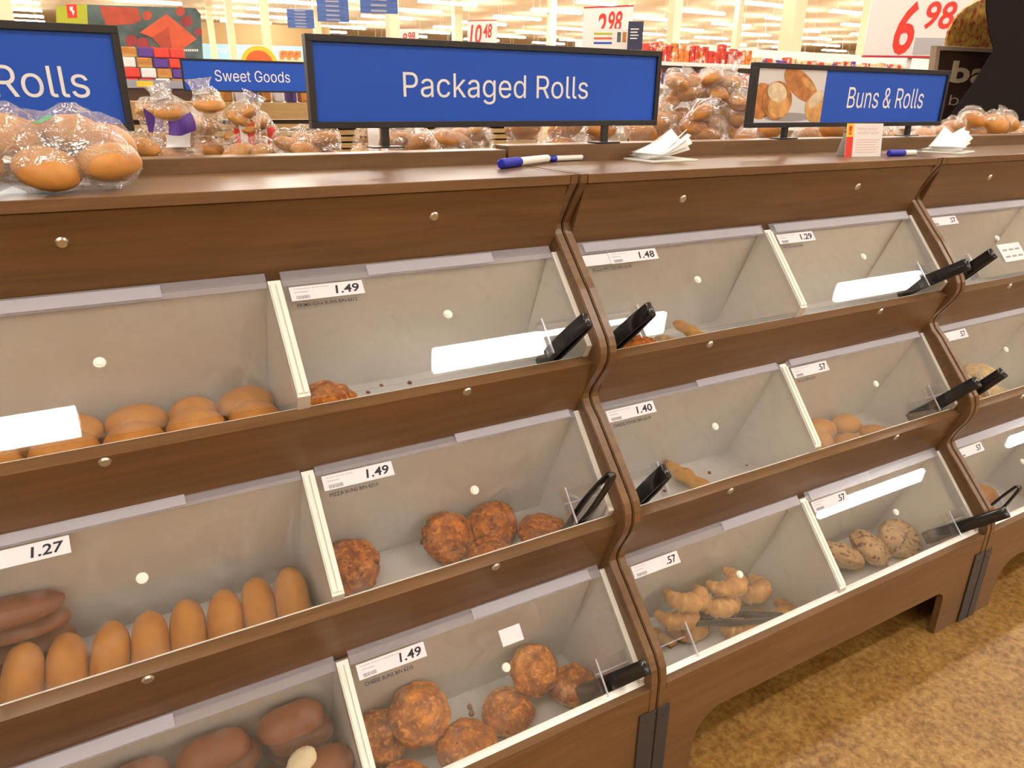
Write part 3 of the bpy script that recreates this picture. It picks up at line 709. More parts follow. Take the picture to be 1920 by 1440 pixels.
# A, top left bin: split golden buns
L = 'smooth golden sandwich bun in the top bin beside the PRIMAVERA BUNS bin'
for k, (u, v, rr, dz) in enumerate(((246, 772, .056, 0.025), (236, 812, .056, 0), (357, 792, .047, 0.02), (362, 822, .050, 0), (446, 768, .053, 0.025), (460, 798, .052, 0), (135, 780, .054, 0.02), (130, 830, .055, 0), (28, 795, .052, 0.015), (20, 850, .052, 0))):
    back = k % 2 == 0; y_ = 0.088 if back else -0.004; rr = min(rr, 0.052)
    p = Vector((ony(u, v, y_).x, y_, FLZ[0]+0.0005))
    bun('sandwich_bun', 'smooth', 'gold2', rr, rr*0.9, 0.058 if back else 0.066, p, rz=k*0.9, label=L, group='golden buns in the top bin', var=k % 3)
# A, middle left bin: long golden rolls in a row, brown rolls stacked behind
L = 'long golden finger roll lying in the row along the bin front'
for k, (u, v) in enumerate(((95, 1252), (168, 1228), (228, 1203), (287, 1182), (327, 1152), (392, 1136), (449, 1120), (509, 1106))):
    xa, xb = ony(95, 1252, -0.09).x, ony(509, 1106, -0.09).x
    bun('finger_roll', 'finger', 'gold', 0.0305, 0.076, 0.056, (xa+(xb-xa)*k/7, -0.090+0.006*math.sin(k*1.7), FLZ[1]+0.030), rz=-0.12+0.05*math.sin(k*2.3), tilt=(0.42, 0), label=L, group='golden finger rolls in a row', cat='roll', var=k % 3)
p = onz(560, 1128, FLZ[1]+0.03)
bun('finger_roll', 'smooth', 'brown', 0.030, 0.062, 0.055, (p.x-0.006, p.y+0.02, FLZ[1]+0.002), rz=-0.1, label='dark brown finger roll at the end of the row against the divider', cat='roll')
L = 'long brown wholewheat roll in the stack against the bin back'
xw = ony(30, 1150, -0.02).x-0.022
for k in range(4):
    bun('wholewheat_roll', 'finger', 'brown', 0.086, 0.033, 0.041, (xw+0.004*(k % 2), 0.018-0.0165*(3-k), FLZ[1]+0.001+0.0405*(3-k)), rz=-0.03*(k % 2), label=L, group='brown rolls stacked in the middle bin', cat='roll', var=k % 3)
p = ony(40, 1228, -0.062)
bun('wholewheat_roll', 'finger', 'brown', 0.086, 0.033, 0.044, (p.x-0.012, -0.062, FLZ[1]+0.001), rz=0.06, label='brown roll lying lowest in front of the stacked brown rolls', cat='roll', var=2)
# A, bottom left bin: dark rolls
L = 'dark brown roll heaped in the bottom bin behind the torn roll'
rq = random.Random(21); k = 0
pt = Vector((-0.680, -0.248, FLZ[2]+0.164)); pf = Vector((-0.812, -0.246, FLZ[2]+0.162))       # the torn roll and its neighbour on top of the heap
for tier, ys in enumerate(((-0.300, -0.222, -0.144), (-0.300, -0.224, -0.148), (-0.298, -0.222, -0.156), (-0.246, -0.175), (-0.196,))):
    for y_ in ys:
        for q in range(1 if tier == 4 else 0, 4):
            x_ = A0+0.034+0.072+0.1385*q+0.012*math.sin(tier*2+q); x_ = min(x_, A0+0.599-0.066); z_ = FLZ[2]+0.0005+0.0535*tier
            if tier == 3 and q >= 2 and y_ < -0.2: continue      # the two lighter rolls lie here
            bun('dark_roll', 'finger', 'brown', 0.060, 0.036, 0.052, (x_, y_, z_), rz=rq.uniform(-0.07, 0.07), label=L, group='dark rolls in the bottom bin', cat='roll', var=k % 3); k += 1
# torn roll
t = empty('torn_roll', pt, 'brown roll with torn end showing pale dough near the divider', 'roll')
o = bun('crust', 'finger', 'brown', 0.058, 0.038, 0.058, (0, 0, 0), rz=0.05, parent=t, var=1)
bm = blob_mesh('rough', 5, 0.030, 0.022, 0.022); o = mesh_obj('torn_end', bm, M['dough'], t, smooth=True, loc=(-0.030, 0.006, 0.047), rot=(0.2, -0.45, 0.3))
bun('dark_roll', 'finger', 'brown', 0.058, 0.036, 0.052, pf, rz=0.05, label='reddish brown roll lying in front of the torn roll', cat='roll', var=2)
# B, middle right bin
L = 'smooth tan crusty roll in the corner of the bin with the .57 tag'
for k, (u, v, dz) in enumerate(((1528, 775, .045), (1583, 797, .0), (1545, 812, .03), (1640, 815, 0), (1580, 832, 0), (1530, 840, 0))):
    h = 0.052; p = onz(u, v, FLZ[1]+dz+h*0.5)
    bun('crusty_roll', 'smooth', 'gold2', 0.052, 0.044, h, (max(p.x, 0.675), min(p.y, 0.0), FLZ[1]+dz), rz=0.5*k, label=L, group='tan rolls in the case of croissants', cat='roll', var=k % 3)
# B, bottom right bin: seeded rolls
L = 'seeded roll speckled with dark seeds leaning on the divider'
for k, (u, v, dz) in enumerate(((1640, 978, .0), (1596, 1012, .0), (1562, 1050, .0))):
    p = onz(u, v, FLZ[2]+dz+0.03)
    bun('seeded_roll', 'rough', 'seeded', 0.066, 0.062, 0.068, (max(p.x, 0.69), min(p.y, -0.16), FLZ[2]+dz+0.02), rz=k*1.1, tilt=(0.5, -0.15), label=L, group='seeded rolls in the bottom bin', cat='roll', var=k % 3)
# C bins
L = 'crumbly pale roll heaped in the middle bin behind the price tag'
for k in range(9):
    bun('crumbly_roll', 'rough', 'crumble', 0.056, 0.050, 0.06, (1.335+0.118*(k % 3), (-0.014, -0.116, -0.065)[k//3], FLZ[1]+0.0005+(0.058 if k > 5 else 0)), rz=k, label=L, group='crumbly rolls in the end case', cat='roll', var=k % 3)
L = 'pale tan roll in the bottom bin of the end case'
for k, (u, v) in enumerate(((1840, 925), (1850, 965))):
    p = onz(u, v, FLZ[2]+0.03)
    bun('pale_roll', 'smooth', 'gold2', 0.06, 0.05, 0.055, (max(p.x, 1.33), p.y, FLZ[2]), rz=k, label=L, group='pale rolls in the end case', cat='roll')

# croissants
def croissant_mesh(seed, R=0.041, rad=0.024, span=3.9):
    bm = bmesh.new(); n = 60; pts = []; rads = []
    for i in range(n):
        t = i/(n-1); a = (t-0.5)*span
        pts.append((R*math.sin(a), -R*math.cos(a)+R*0.4, rad*0.9))
        uu = abs(t-0.5)*2; fr = (uu*4.2+0.15*seed) % 1.0
        rads.append(rad*(0.30+0.78*(1-uu**1.7))*(1.06-0.24*fr)+0.003)
    tube(bm, pts, rads, seg=14, flat=0.85)
    zmin = min(v.co.z for v in bm.verts)
    for v in bm.verts:
        v.co.z -= zmin; v.co += Vector((noise.noise(v.co*30+Vector((seed, 0, 0))), noise.noise(v.co*30+Vector((0, seed, 0))), 0))*0.0025
    return bm
cm = []
for s in range(3):
    bm = croissant_mesh(s*1.3); me = bpy.data.meshes.new('croissant'); bm.to_mesh(me); bm.free(); me.materials.append(M['croissant'])
    for p_ in me.polygons: p_.use_smooth = True
    cm.append(me)
L = 'curved golden croissant heaped behind the black tongs'
for k, (x_, y_, tier, rz) in enumerate(((0.400, -0.165, 2, 0.3), (0.262, -0.165, 2, -0.3), (0.500, -0.165, 1, 0.2), (0.240, -0.165, 1, 0.1), (0.372, -0.175, 1, -0.2), (0.535, -0.118, 0, 0.1), (0.535, -0.225, 0, 0.1), (0.412, -0.225, 0, -0.1), (0.288, -0.150, 0, 0.1), (0.412, -0.118, 0, 0.1), (0.165, -0.145, 0, 0.2))):
    o = bpy.data.objects.new('croissant', cm[k % 3]); link(o); o.location = (x_, y_, FLZ[2]+0.0005+0.0495*tier); o.rotation_euler = (0, 0, rz)
    tag(o, L, 'croissant', 'croissants in the bottom bin')
# sticks
def stick(name, a, b, rad, label, mat='stick', flat=0.75):
    a, b = Vector(a), Vector(b); c = (a+b)/2
    bm = bmesh.new(); n = 22; pts = []; rads = []
    for i in range(n):
        t = i/(n-1); pts.append((a+(b-a)*t) - c + Vector((0, 0, 0.004*math.sin(t*3.1))))
        rads.append(rad*(math.sin(math.pi*min(max(t, .04), .96))**0.28)*(1+0.10*math.sin(t*23+label.__len__())))
    tube(bm, pts, rads, seg=14, flat=flat)
    for v in bm.verts: v.co += Vector((noise.noise(v.co*45), noise.noise(v.co*45+Vector((9, 0, 0))), noise.noise(v.co*45+Vector((0, 9, 0)))))*0.004
    o = mesh_obj(name, bm, M[mat], smooth=True, loc=c); return tag(o, label, 'bread stick')
z = FLZ[1]+0.022
stick('cheese_stick', onz(1243, 858, z+0.02), onz(1345, 928, z), 0.023, 'lone golden cheese stick with browned spots in an otherwise empty bin')
z = FLZ[0]+0.03
stick('pretzel_stick', onz(1268, 590, z+0.035), onz(1345, 640, z), 0.020, 'browned pretzel stick leaning up from the top bin', 'stick')
stick('pretzel_stick', onz(1245, 622, z+0.01), onz(1320, 655, z), 0.019, 'browned pretzel stick lying flat under the leaning one', 'seeded')
bun('pizza_bun', 'lumpy', 'pizza', 0.05, 0.045, 0.055, Vector((onz(1188, 650, FLZ[0]+0.03).x, 0.0, FLZ[0])), label='orange pizza bun half hidden behind tongs in the pretzel bin', var=2)
p = onz(1232, 1196, FLZ[2]+0.02)
stick('cheese_stick', (p.x-0.012, p.y+0.045, FLZ[2]+0.022), (p.x+0.008, p.y-0.025, FLZ[2]+0.02), 0.018, 'short broken golden stick beside the croissants', 'stick')
# crumbs
cbm = blob_mesh('rough', 2, 0.006, 0.004, 0.004); cme = bpy.data.meshes.new('crumb'); cbm.to_mesh(cme); cbm.free(); cme.materials.append(M['crumbm'])
for (u, v, r, s, lab, g) in ((881, 1325, 2, 1.4, 'brown crumb', 'c'), (884, 1337, 2, 1.5, 0, 0), (739, 947, 1, 1.6, 0, 0), (1330, 886, 1, 1.1, 0, 0), (1246, 920, 1, .8, 0, 0), (1400, 872, 1, .7, 0, 0), (672, 1072, 1, .8, 0, 0), (668, 1118, 1, .6, 0, 0), (756, 1380, 2, 1.0, 0, 0), (690, 735, 0, .9, 0, 0), (715, 722, 0, .9, 0, 0), (768, 717, 0, 1.1, 0, 0)):
    p = onz(u, v, FLZ[r]+0.002)
    (ty, tz), (by, bz) = BACK[r]
    o = bpy.data.objects.new('crumb', cme); link(o); o.scale = (s, s, s); o.rotation_euler = (0, 0, u)
    o.location = (p.x, min(p.y, by-0.012), FLZ[r]) 
    tag(o, 'small brown crust crumb fallen on the white bin floor', 'crumb', 'crumbs on the bin floors')

# ------------------------------------------------------------------ tongs
def tongs(end, tip, label, side=(0, 0, 1), wd=0.020, gap=0.013, ln=None):
    """U-shaped black plastic tongs; end = closed handle end, tip = direction of the arms; side = across the strip"""
    end, tip = Vector(end), Vector(tip); d = (tip-end); Lg = ln or d.length; d.normalize()
    s = Vector(side); s = (s - d*s.dot(d)).normalized(); o_ = d.cross(s)       # o_ = opening direction between the arms, s = strip width
    bm = bmesh.new(); path = []
    nA = 12
    for i in range(nA+1): t = 1-i/nA; path.append((t*Lg, gap*(0.55+0.6*math.sin(math.pi*min(1, t*1.05)))))
    for k in range(1, 6): a = math.pi/2-math.pi*k/6; path.append((-gap*0.9*math.cos(a)*0.9, gap*0.55*math.sin(a)))
    for i in range(nA+1): t = i/nA; path.append((t*Lg, -gap*(0.55+0.6*math.sin(math.pi*min(1, t*1.05)))))
    th = 0.0032; n = len(path); ringv = []
    for i, (l, q) in enumerate(path):
        l0, q0 = path[max(i-1, 0)]; l1, q1 = path[min(i+1, n-1)]; tx, ty = l1-l0, q1-q0; m = math.hypot(tx, ty); nx, ny = -ty/m, tx/m
        wv = wd*0.5*(1.0 + 0.35*max(0, l/Lg-0.7)/0.3)
        if l/Lg > 0.93: wv *= 0.8
        ring = []
        for (a, b) in ((th, wv-0.002), (th*0.6, wv), (-th*0.6, wv), (-th, wv-0.002), (-th, -wv+0.002), (-th*0.6, -wv), (th*0.6, -wv), (th, -wv+0.002)):
            ring.append(bm.verts.new(d*(l+nx*a) + o_*(q+ny*a) + s*b))
        ringv.append(ring)
    for i in range(n-1):
        for k in range(8): bm.faces.new((ringv[i][k], ringv[i][(k+1) % 8], ringv[i+1][(k+1) % 8], ringv[i+1][k]))
    bm.faces.new(ringv[0][::-1]); bm.faces.new(ringv[-1])
    bmesh.ops.recalc_face_normals(bm, faces=bm.faces)
    ob = mesh_obj('serving_tongs', bm, M['black'], smooth=True, loc=end)
    for p_ in ob.data.polygons: p_.use_smooth = True
    return tag(ob, label, 'tongs')
def tong_bin(x0, r, side, ue, he, label, loop=False, inside=0.11, cx=None, sd=0.025, wd=0.031):
    """tongs stuck through the cut corner of a lid: handle end on the view ray at height he above the lid, arms into the bin"""
    T, d, n, Ln = lidvec(r); a, b = ((0.036, 0.597) if side == 'l' else (0.623, U-0.036))
    xc = x0 + (cx if cx is not None else (b-0.042 if side == 'r' else a+0.042))
    C = T + Vector((xc, 0, 0)) + d*(Ln-sd)
    q = ray(*ue); P0 = T + n*he; E = CAM + q*((P0-CAM).dot(n)/q.dot(n))
    t = (C-E).normalized()
    return tongs(E, C+t*inside, label, side=((1, 0, 0) if loop else tuple(d)), wd=(0.018 if loop else wd), gap=(0.0115 if loop else 0.0100))
tong_bin(A0, 0, 'r', (1098, 603), 0.085, 'black tongs with handle end out of the PRIMAVERA BUNS bin')
tong_bin(A0, 1, 'r', (1143, 895), 0.085, 'black tongs with open loop handle beside the pizza buns', loop=True, sd=0.029)
tong_bin(A0, 2, 'r', (1207, 1252), 0.060, 'black tongs with handle end resting beside the cheese buns')
tong_bin(B0, 0, 'l', (1217, 583), 0.085, 'black tongs standing in the top bin with pretzel sticks')
tong_bin(B0, 1, 'l', (1246, 886), 0.085, 'black tongs standing in the bin with the lone cheese stick')
tong_bin(B0, 0, 'r', (1810, 497), 0.105, 'black tongs in the empty bin tagged 1.29')
tong_bin(C0, 0, 'l', (1858, 478), 0.085, 'black tongs beside the lid with the notice card')
tong_bin(B0, 1, 'r', (1828, 718), 0.105, 'black tongs beside the tan crusty rolls')
tong_bin(C0, 1, 'l', (1877, 701), 0.085, 'black tongs in front of the crumbly rolls')
tong_bin(B0, 2, 'r', (1882, 962), 0.105, 'black tongs lying beside the seeded rolls')
tong_bin(C0, 2, 'l', (1906, 917), 0.085, 'black tongs with loop handle in the bottom bin of the end case', loop=True, sd=0.030)
a_ = onz(1460, 1150, FLZ[2]+0.066); b_ = onz(1258, 1156, FLZ[2]+0.066)
tongs(a_, b_, 'black tongs lying across the croissants', side=(0, 0, 1), wd=0.018, gap=0.014)

# ------------------------------------------------------------------ things on the counters
CT = 1.3022
# marker pens
def pen(a, b, label, capfrac=0.35, rad=0.0085, bodymat='white_edge'):
    a, b = Vector(a), Vector(b); d = b-a; Lp = d.length; d.normalize()
    r = empty('marker_pen', a, label, 'pen', None)
    bm = bmesh.new(); tube(bm, [d*0, d*0.003, d*(Lp*capfrac-0.003), d*Lp*capfrac], [rad*0.75, rad, rad, rad*0.9], seg=14); mesh_obj('cap', bm, M['penblue'], r, smooth=False)
    bm = bmesh.new(); tube(bm, [d*(Lp*capfrac), d*(Lp*0.93), d*(Lp*0.94)], [rad*0.88, rad*0.82, rad*0.5], seg=14); mesh_obj('barrel', bm, M[bodymat], r, smooth=False)
    bm = bmesh.new(); tube(bm, [d*(Lp*0.93), d*Lp], [rad*0.6, rad*0.4], seg=12); mesh_obj('end_plug', bm, M['penblue'], r)
    return r
q1 = onz(930, 310, CT+0.006); pen(Vector((q1.x, q1.y-0.02, CT+0.0105)), Vector((onz(1042, 300, CT+0.006).x-0.012, 0.262, CT+0.0105)), 'fat white marker pen with a blue cap on the counter seam', 0.36, 0.0105)
q0 = Vector((onz(1043, 300, CT+0.006).x-0.004, 0.277, CT+0.0075))
pen(q0, q0+Vector((0.105, 0.012, 0)), 'slim white marker pen with a short blue cap lying end to end', 0.16, 0.0075)
q0 = Vector((onz(1755, 296, CT+0.006).x, 0.085, CT+0.0090))
pen(q0, q0+Vector((0.11, -0.012, 0)), 'white marker pen with a blue cap beside the end napkin tray', 0.55, 0.009)
# napkin trays with loose tissue sheets
def napkins(c, label, seed, rz=0.0):
    r = empty('napkin_tray', c, label, 'napkins', None, rz=rz)
    bm = bmesh.new(); box(bm, -0.075, 0.075, -0.055, 0.055, 0.0, 0.0045, bev=0.001); mesh_obj('tray', bm, M['white_edge'], r)
    rnd = random.Random(seed)
    for k in range(5):
        bm = bmesh.new(); n = 8; vs = []
        wq = 0.045+0.006*rnd.random()
        for i in range(n+1):
            t = i/n; x = -0.06+0.125*t; zc = 0.006+0.003*k+(0.030+0.006*k)*t**1.4*(1 if k < 4 else 0.7)
            for j in range(5):
                q = (j/4-0.5); row = (x+0.01*q*k*0.3, q*2*wq*(1-0.35*t)+0.006*math.sin(k*2+t*2), zc + 0.010*t*math.cos(q*6+k))
                vs.append(bm.verts.new(row))
        for i in range(n):
            for j in range(4): bm.faces.new((vs[i*5+j], vs[i*5+j+1], vs[(i+1)*5+j+1], vs[(i+1)*5+j]))
        ob = mesh_obj('napkin', bm, M['paperwhite'], r, smooth=True); ob.rotation_euler = (0, 0, 0.12*(k-2))
        sm = ob.modifiers.new('thickness', 'SOLIDIFY'); sm.thickness = 0.0008
    return r
napkins((0.395, 0.22, CT), 'white tray of folded tissue napkins beside the Buns & Rolls sign', 1)
napkins((1.455, 0.13, CT), 'white tray of crumpled tissue napkins beside the blue capped marker', 2, 0.3)
# allergy notice card
c0, c1 = onz(1583, 294, CT), onz(1650, 293, CT)
cr = empty('notice_card', ((c0.x+c1.x)/2, (c0.y+c1.y)/2, CT), 'small white peanut and nut allergy notice with a yellow and red stripe', 'card', rz=math.atan2(c1.y-c0.y, c1.x-c0.x))
cw_ = (c1-c0).length/2; chh = ony(1640, 232, c1.y).z-CT
lean = 0.12
cf = lambda x, z, h: (x, z*lean-h, z)
bm = bmesh.new(); prism(bm, [(-cw_, 0), (cw_, 0), (cw_, chh), (-cw_, chh)], cf, 0, 0.0012); bmesh.ops.recalc_face_normals(bm, faces=bm.faces); mesh_obj('card', bm, M['signwhite'], cr)
bm = bmesh.new(); prism(bm, [(-cw_, 0), (-cw_*0.62, 0), (-cw_*0.62, chh*0.6), (-cw_, chh*0.6)], cf, 0.0013, 0.0016); mesh_obj('red_stripe', bm, M['red'], cr)
bm = bmesh.new(); prism(bm, [(-cw_, chh*0.6), (-cw_*0.62, chh*0.6), (-cw_*0.62, chh), (-cw_, chh)], cf, 0.0013, 0.0016); mesh_obj('yellow_stripe', bm, M['yellow'], cr)
text_obj('exclamation_mark', '!', cf, -cw_*0.9, -cw_*0.72, chh*0.68, chh*0.94, M['red'], cr, ext=0.002, bold=0.03)
bm = bmesh.new()
text_bm(bm, 'PEANUT & NUT', cf, -cw_*0.42, cw_*0.7, chh*0.80, chh*0.88, 0, ext=0.0016)
text_bm(bm, 'ALLERGY ALERT', cf, -cw_*0.42, cw_*0.8, chh*0.68, chh*0.76, 0, ext=0.0016)
for k in range(6):
    zz = chh*(0.5-0.075*k); prism(bm, [(-cw_*0.45, zz), (cw_*(0.85-0.1*(k % 3)), zz), (cw_*(0.85-0.1*(k % 3)), zz+chh*0.02), (-cw_*0.45, zz+chh*0.02)], cf, 0.0013, 0.0016)
mesh_obj('print', bm, plain('faded_red_print', (0.72, 0.42, 0.42), 0.6), cr)
bm = bmesh.new(); prism(bm, [(-cw_*0.8, 0), (cw_*0.8, 0), (cw_*0.8, chh*0.7), (-cw_*0.8, chh*0.7)], lambda x, z, h: (x, (0.045-z*0.3)+h, z), 0.002, 0.003); mesh_obj('stand_leg', bm, M['signwhite'], cr)

# ------------------------------------------------------------------ bagged bread
def film_shape(cen, half, buns, seed, lump=0.06, tail=None, nu=36, nv=22):
    """closed film around the buns: radius per direction, with a gathered tail"""
    R = [[0]*nu for _ in range(nv+1)]; D = [[None]*nu for _ in range(nv+1)]
    for j in range(nv+1):
        ph = -math.pi/2+math.pi*j/nv
        for i in range(nu):
            th = 2*math.pi*i/nu; d = Vector((math.cos(ph)*math.cos(th), math.cos(ph)*math.sin(th), math.sin(ph)))
            e = 1/math.sqrt((d.x/half[0])**2+(d.y/half[1])**2+(d.z/half[2])**2)
            best = 0.80*e
            for (c, rr) in buns:
                b = d.dot(c); q = rr*rr-(c.length_squared-b*b)
                if q > 0: best = max(best, b+math.sqrt(q))
            R[j][i] = best; D[j][i] = d
    for _ in range(2):
        R2 = [[0]*nu for _ in range(nv+1)]
        for j in range(nv+1):
            for i in range(nu):
                a = R[j][i]; s = (R[j][(i+1) % nu]+R[j][i-1]+R[min(j+1, nv)][i]+R[max(j-1, 0)][i])/4; R2[j][i] = max(a*0.98, 0.45*a+0.55*s)
        R = R2
    out = []
    for j in range(nv+1):
        row = []
        for i in range(nu):
            d = D[j][i]; p = d*R[j][i]*(1.03+lump*noise.noise(d*5+Vector((seed, 0, 0)))+0.5*lump*noise.noise(d*12+Vector((0, seed, 0))))
            row.append(p)
        out.append(row)
    return out
def skin(bm, rows, mi=0):
    nv = len(rows)-1; nu = len(rows[0])
    V = [[bm.verts.new(c) for c in row] if 0 < j < nv else [bm.verts.new(sum(row, Vector())/nu)] for j, row in enumerate(rows)]
    for j in range(nv):
        for i in range(nu):
            i2 = (i+1) % nu
            if j == 0: f = bm.faces.new((V[0][0], V[1][i2], V[1][i]))
            elif j == nv-1: f = bm.faces.new((V[j][i], V[j][i2], V[nv][0]))
            else: f = bm.faces.new((V[j][i], V[j][i2], V[j+1][i2], V[j+1][i]))
            f.material_index = mi
def bag(cen, half, nb, kind, mat, rb, label, group=None, seed=0, tail=None, lab=None, filmmat='film', spots=None, cat='bread bag', name='bread_bag', floor_z=None, tilt=0.0):
    rnd = random.Random(seed); cen = Vector(cen)
    root = empty(name, (cen.x, cen.y, cen.z-half[2]), label, cat, group, rz=0)
    off = Vector((0, 0, half[2])); buns = []
    if spots is None:
        spots = []
        tries = 0
        while len(spots) < nb and tries < 4000:
            tries += 1
            c = Vector((rnd.uniform(-1, 1)*(half[0]-rb[0]*0.9), rnd.uniform(-1, 1)*max(0.0, half[1]-rb[1]*0.9), rnd.uniform(-1, 1)*max(0.0, half[2]-rb[2]*0.55)))
            if all(((c-o)*1).length > rb[0]*1.12 for o in spots): spots.append(c)
    for k, c in enumerate(spots):
        c = Vector(c); hz = rb[2]
        o = bun('bun', kind, mat, rb[0], rb[1], hz, c+off-Vector((0, 0, hz/2)), rz=rnd.uniform(0, 3), tilt=(rnd.uniform(-.4, .4), rnd.uniform(-.4, .4)), parent=root, var=k % 3)
        buns.append((c, max(rb[0], rb[1])*0.95))
    rows = film_shape(cen, half, buns, seed)
    zf = -half[2]
    for ch in root.children:      # nothing pokes through the bottom of the bag
        mz = min((ch.matrix_basis @ v.co).z for v in ch.data.vertices)
        if mz < 0.002: ch.location.z += 0.002-mz
    for row in rows:
        for p in row:
            if p.z < zf: p.z = zf
    bm = bmesh.new(); skin(bm, [[p+off for p in row] for row in rows])
    fo = mesh_obj('bag_film', bm, M[filmmat], root, smooth=True)
    if tail:
        d = Vector(tail); Lt = d.length; d.normalize(); s = d.cross(Vector((0, 1, 0.1))).normalized(); q = d.cross(s)
        Lt *= 0.6; start = off + Vector((d.x*half[0], d.y*half[1], d.z*half[2]))*0.85
        bm = bmesh.new(); n = 9; m = 26; prev = None
        for i in range(n):
            t = i/(n-1); rad = (0.40*(1-t)**2*half[0] + 0.007 + 0.45*Lt*max(0, t-0.30)**1.2)
            ring = [bm.verts.new(start+d*Lt*t + (s*math.cos(2*math.pi*k/m)*1.2 + q*math.sin(2*math.pi*k/m)*0.55)*rad*(1+0.35*math.sin(k*5+seed)*t)) for k in range(m)]
            if prev:
                for k in range(m): bm.faces.new((prev[k], prev[(k+1) % m], ring[(k+1) % m], ring[k]))
            prev = ring
        mesh_obj('gathered_end', bm, M['film2'], root, smooth=True)
        bm = bmesh.new(); tube(bm, [start+d*Lt*0.30, start+d*Lt*0.36], [0.016, 0.016], seg=12); mesh_obj('bag_tie', bm, M['labelwhite'], root)
    if lab:
        for (nm, i0, i1, j0, j1, mt) in lab:
            bm = bmesh.new(); nv = len(rows)-1; nu = len(rows[0]); g = {}
            for j in range(j0, j1+1):
                for i in range(i0, i1+1): g[i, j] = bm.verts.new(rows[j][i % nu]*1.02+off)
            for j in range(j0, j1):
                for i in range(i0, i1): bm.faces.new((g[i, j], g[i+1, j], g[i+1, j+1], g[i, j+1]))
            mesh_obj(nm, bm, M[mt], fo, smooth=True)
    return root

# big bag of buns lying on the front counter of the first case
bag((-0.945, 0.130, CT+0.056), (0.185, 0.110, 0.056), 0, 'smooth', 'gold2', (0.048, 0.046, 0.056), 'clear bag of golden buns lying on the counter under the Rolls sign', seed=3, filmmat='film2', cat='bread bag',
    spots=[(0.115, -0.045, -0.014), (0.025, -0.055, -0.018), (-0.065, -0.05, -0.016), (0.11, 0.045, 0.012), (0.015, 0.04, 0.016), (-0.08, 0.045, 0.014), (0.07, 0.0, 0.026), (-0.02, -0.01, 0.028), (-0.14, 0.0, 0.0)],
    lab=[('green_mark', 30, 33, 16, 17, 'green')] if 'green' in M else None)

# bread table behind the rails
TB = 1.235
bt = empty('bread_table', (0, 0.6, 0), 'long oak bread table behind the case rails under the bagged loaves', 'table')
boxm('table_top', (-2.2, 4.2, -0.225, 0.46, TB-0.03, TB), M['wood_pale'], bt)
boxm('front_board', (-2.2, 4.2, 0.445, 0.46, 0.0, TB-0.03), M['wood_pale'], bt)

def bagpx(u, v, wpx, hpx, y, nb, kind, mat, rb, label, group=None, seed=0, tail=None, lab=None, depth=0.75, filmmat='film', rest=True):
    c = ony(u, v, y); dd = (c-CAM).dot(AF)/FPX
    hx, hz = wpx/2*dd*1.02, hpx/2*dd
    zb_ = c.z-hz
    h_old = hz; hz = (c.z+hz-TB)/2; c.z = TB+0.001+hz; nb = int(round(nb*max(1.0, hz/h_old)))
    rb = tuple(q*1.18 for q in rb)
    return bag(c, (hx, hx*depth, hz), int(nb*1.8)+2, kind, 'loaf' if mat == 'gold2' and seed % 3 != 1 else mat, rb, label, group, seed, tail, lab, filmmat)
nu = 36
def lbl(i0, i1, j0, j1, m, nm='bag_label'): return (nm, i0, i1, j0, j1, m)
# left group of packaged bread
bagpx(330, 240, 100, 110, 0.55, 5, 'smooth', 'gold2', (.030, .030, .030), 'clear crinkled bag with purple and white label next to a red labelled bag', seed=11, tail=(-0.02, 0, 0.07), lab=[lbl(24, 31, 15, 18, 'purple'), lbl(23, 30, 11, 15, 'labelwhite')], filmmat='film2')
bagpx(295, 225, 70, 70, 0.70, 4, 'smooth', 'gold2', (.028, .028, .028), 'clear bag with a purple label tilted behind the first purple labelled bag', seed=12, tail=(0.01, 0, 0.07), lab=[lbl(22, 29, 16, 19, 'purple'), lbl(23, 29, 13, 16, 'labelwhite')], filmmat='film2')
bagpx(395, 235, 70, 110, 0.62, 4, 'smooth', 'gold2', (.030, .03, .03), 'clear empty looking bag end between purple and red labelled bags', seed=13, tail=(-0.01, 0, 0.08), filmmat='film2')
bagpx(450, 240, 75, 85, 0.62, 6, 'rough', 'gold2', (.024, .024, .024), 'clear bag of bagels with a broad red and white label band', seed=14, tail=(0.03, 0, 0.07), lab=[lbl(24, 27, 9, 19, 'labelwhite'), lbl(27, 30, 9, 18, 'labelred'), lbl(22, 24, 9, 17, 'labelred')])
bagpx(492, 250, 60, 75, 0.70, 5, 'rough', 'gold2', (.024, .024, .024), 'clear bag of bagels with red label at the end of the pile', seed=15, lab=[lbl(24, 28, 11, 18, 'labelwhite'), lbl(28, 31, 10, 18, 'labelred'), lbl(23, 24, 10, 18, 'labelred')])
bagpx(470, 278, 90, 30, 0.50, 4, 'smooth', 'gold2', (.03, .028, .026), 'low clear bag of buns lying in front of the bagel bags', seed=16)
bagpx(575, 270, 130, 44, 0.55, 5, 'smooth', 'gold2', (.032, .03, .028), 'low clear bag of rolls left of the sign post', seed=17)
bagpx(250, 270, 70, 46, 0.50, 4, 'smooth', 'gold2', (.03, .03, .028), 'clear bag of orange brown rolls behind the big counter bag', seed=18)
bagpx(130, 262, 180, 46, 0.52, 6, 'smooth', 'gold2', (.032, .03, .028), 'long clear bag of pale rolls under the Rolls sign', seed=19)
bagpx(770, 268, 120, 40, 0.55, 4, 'smooth', 'gold2', (.034, .03, .028), 'clear bag of pale rolls right behind the sign post', seed=20)
bagpx(850, 262, 150, 55, 0.72, 5, 'smooth', 'gold2', (.034, .03, .03), 'crinkled clear bag with bright folds under the Packaged Rolls sign', seed=21, tail=(0.06, 0, 0.02), filmmat='film2')
L = 'round brown loaf in a clear bag leaning in the row under the Packaged Rolls sign'
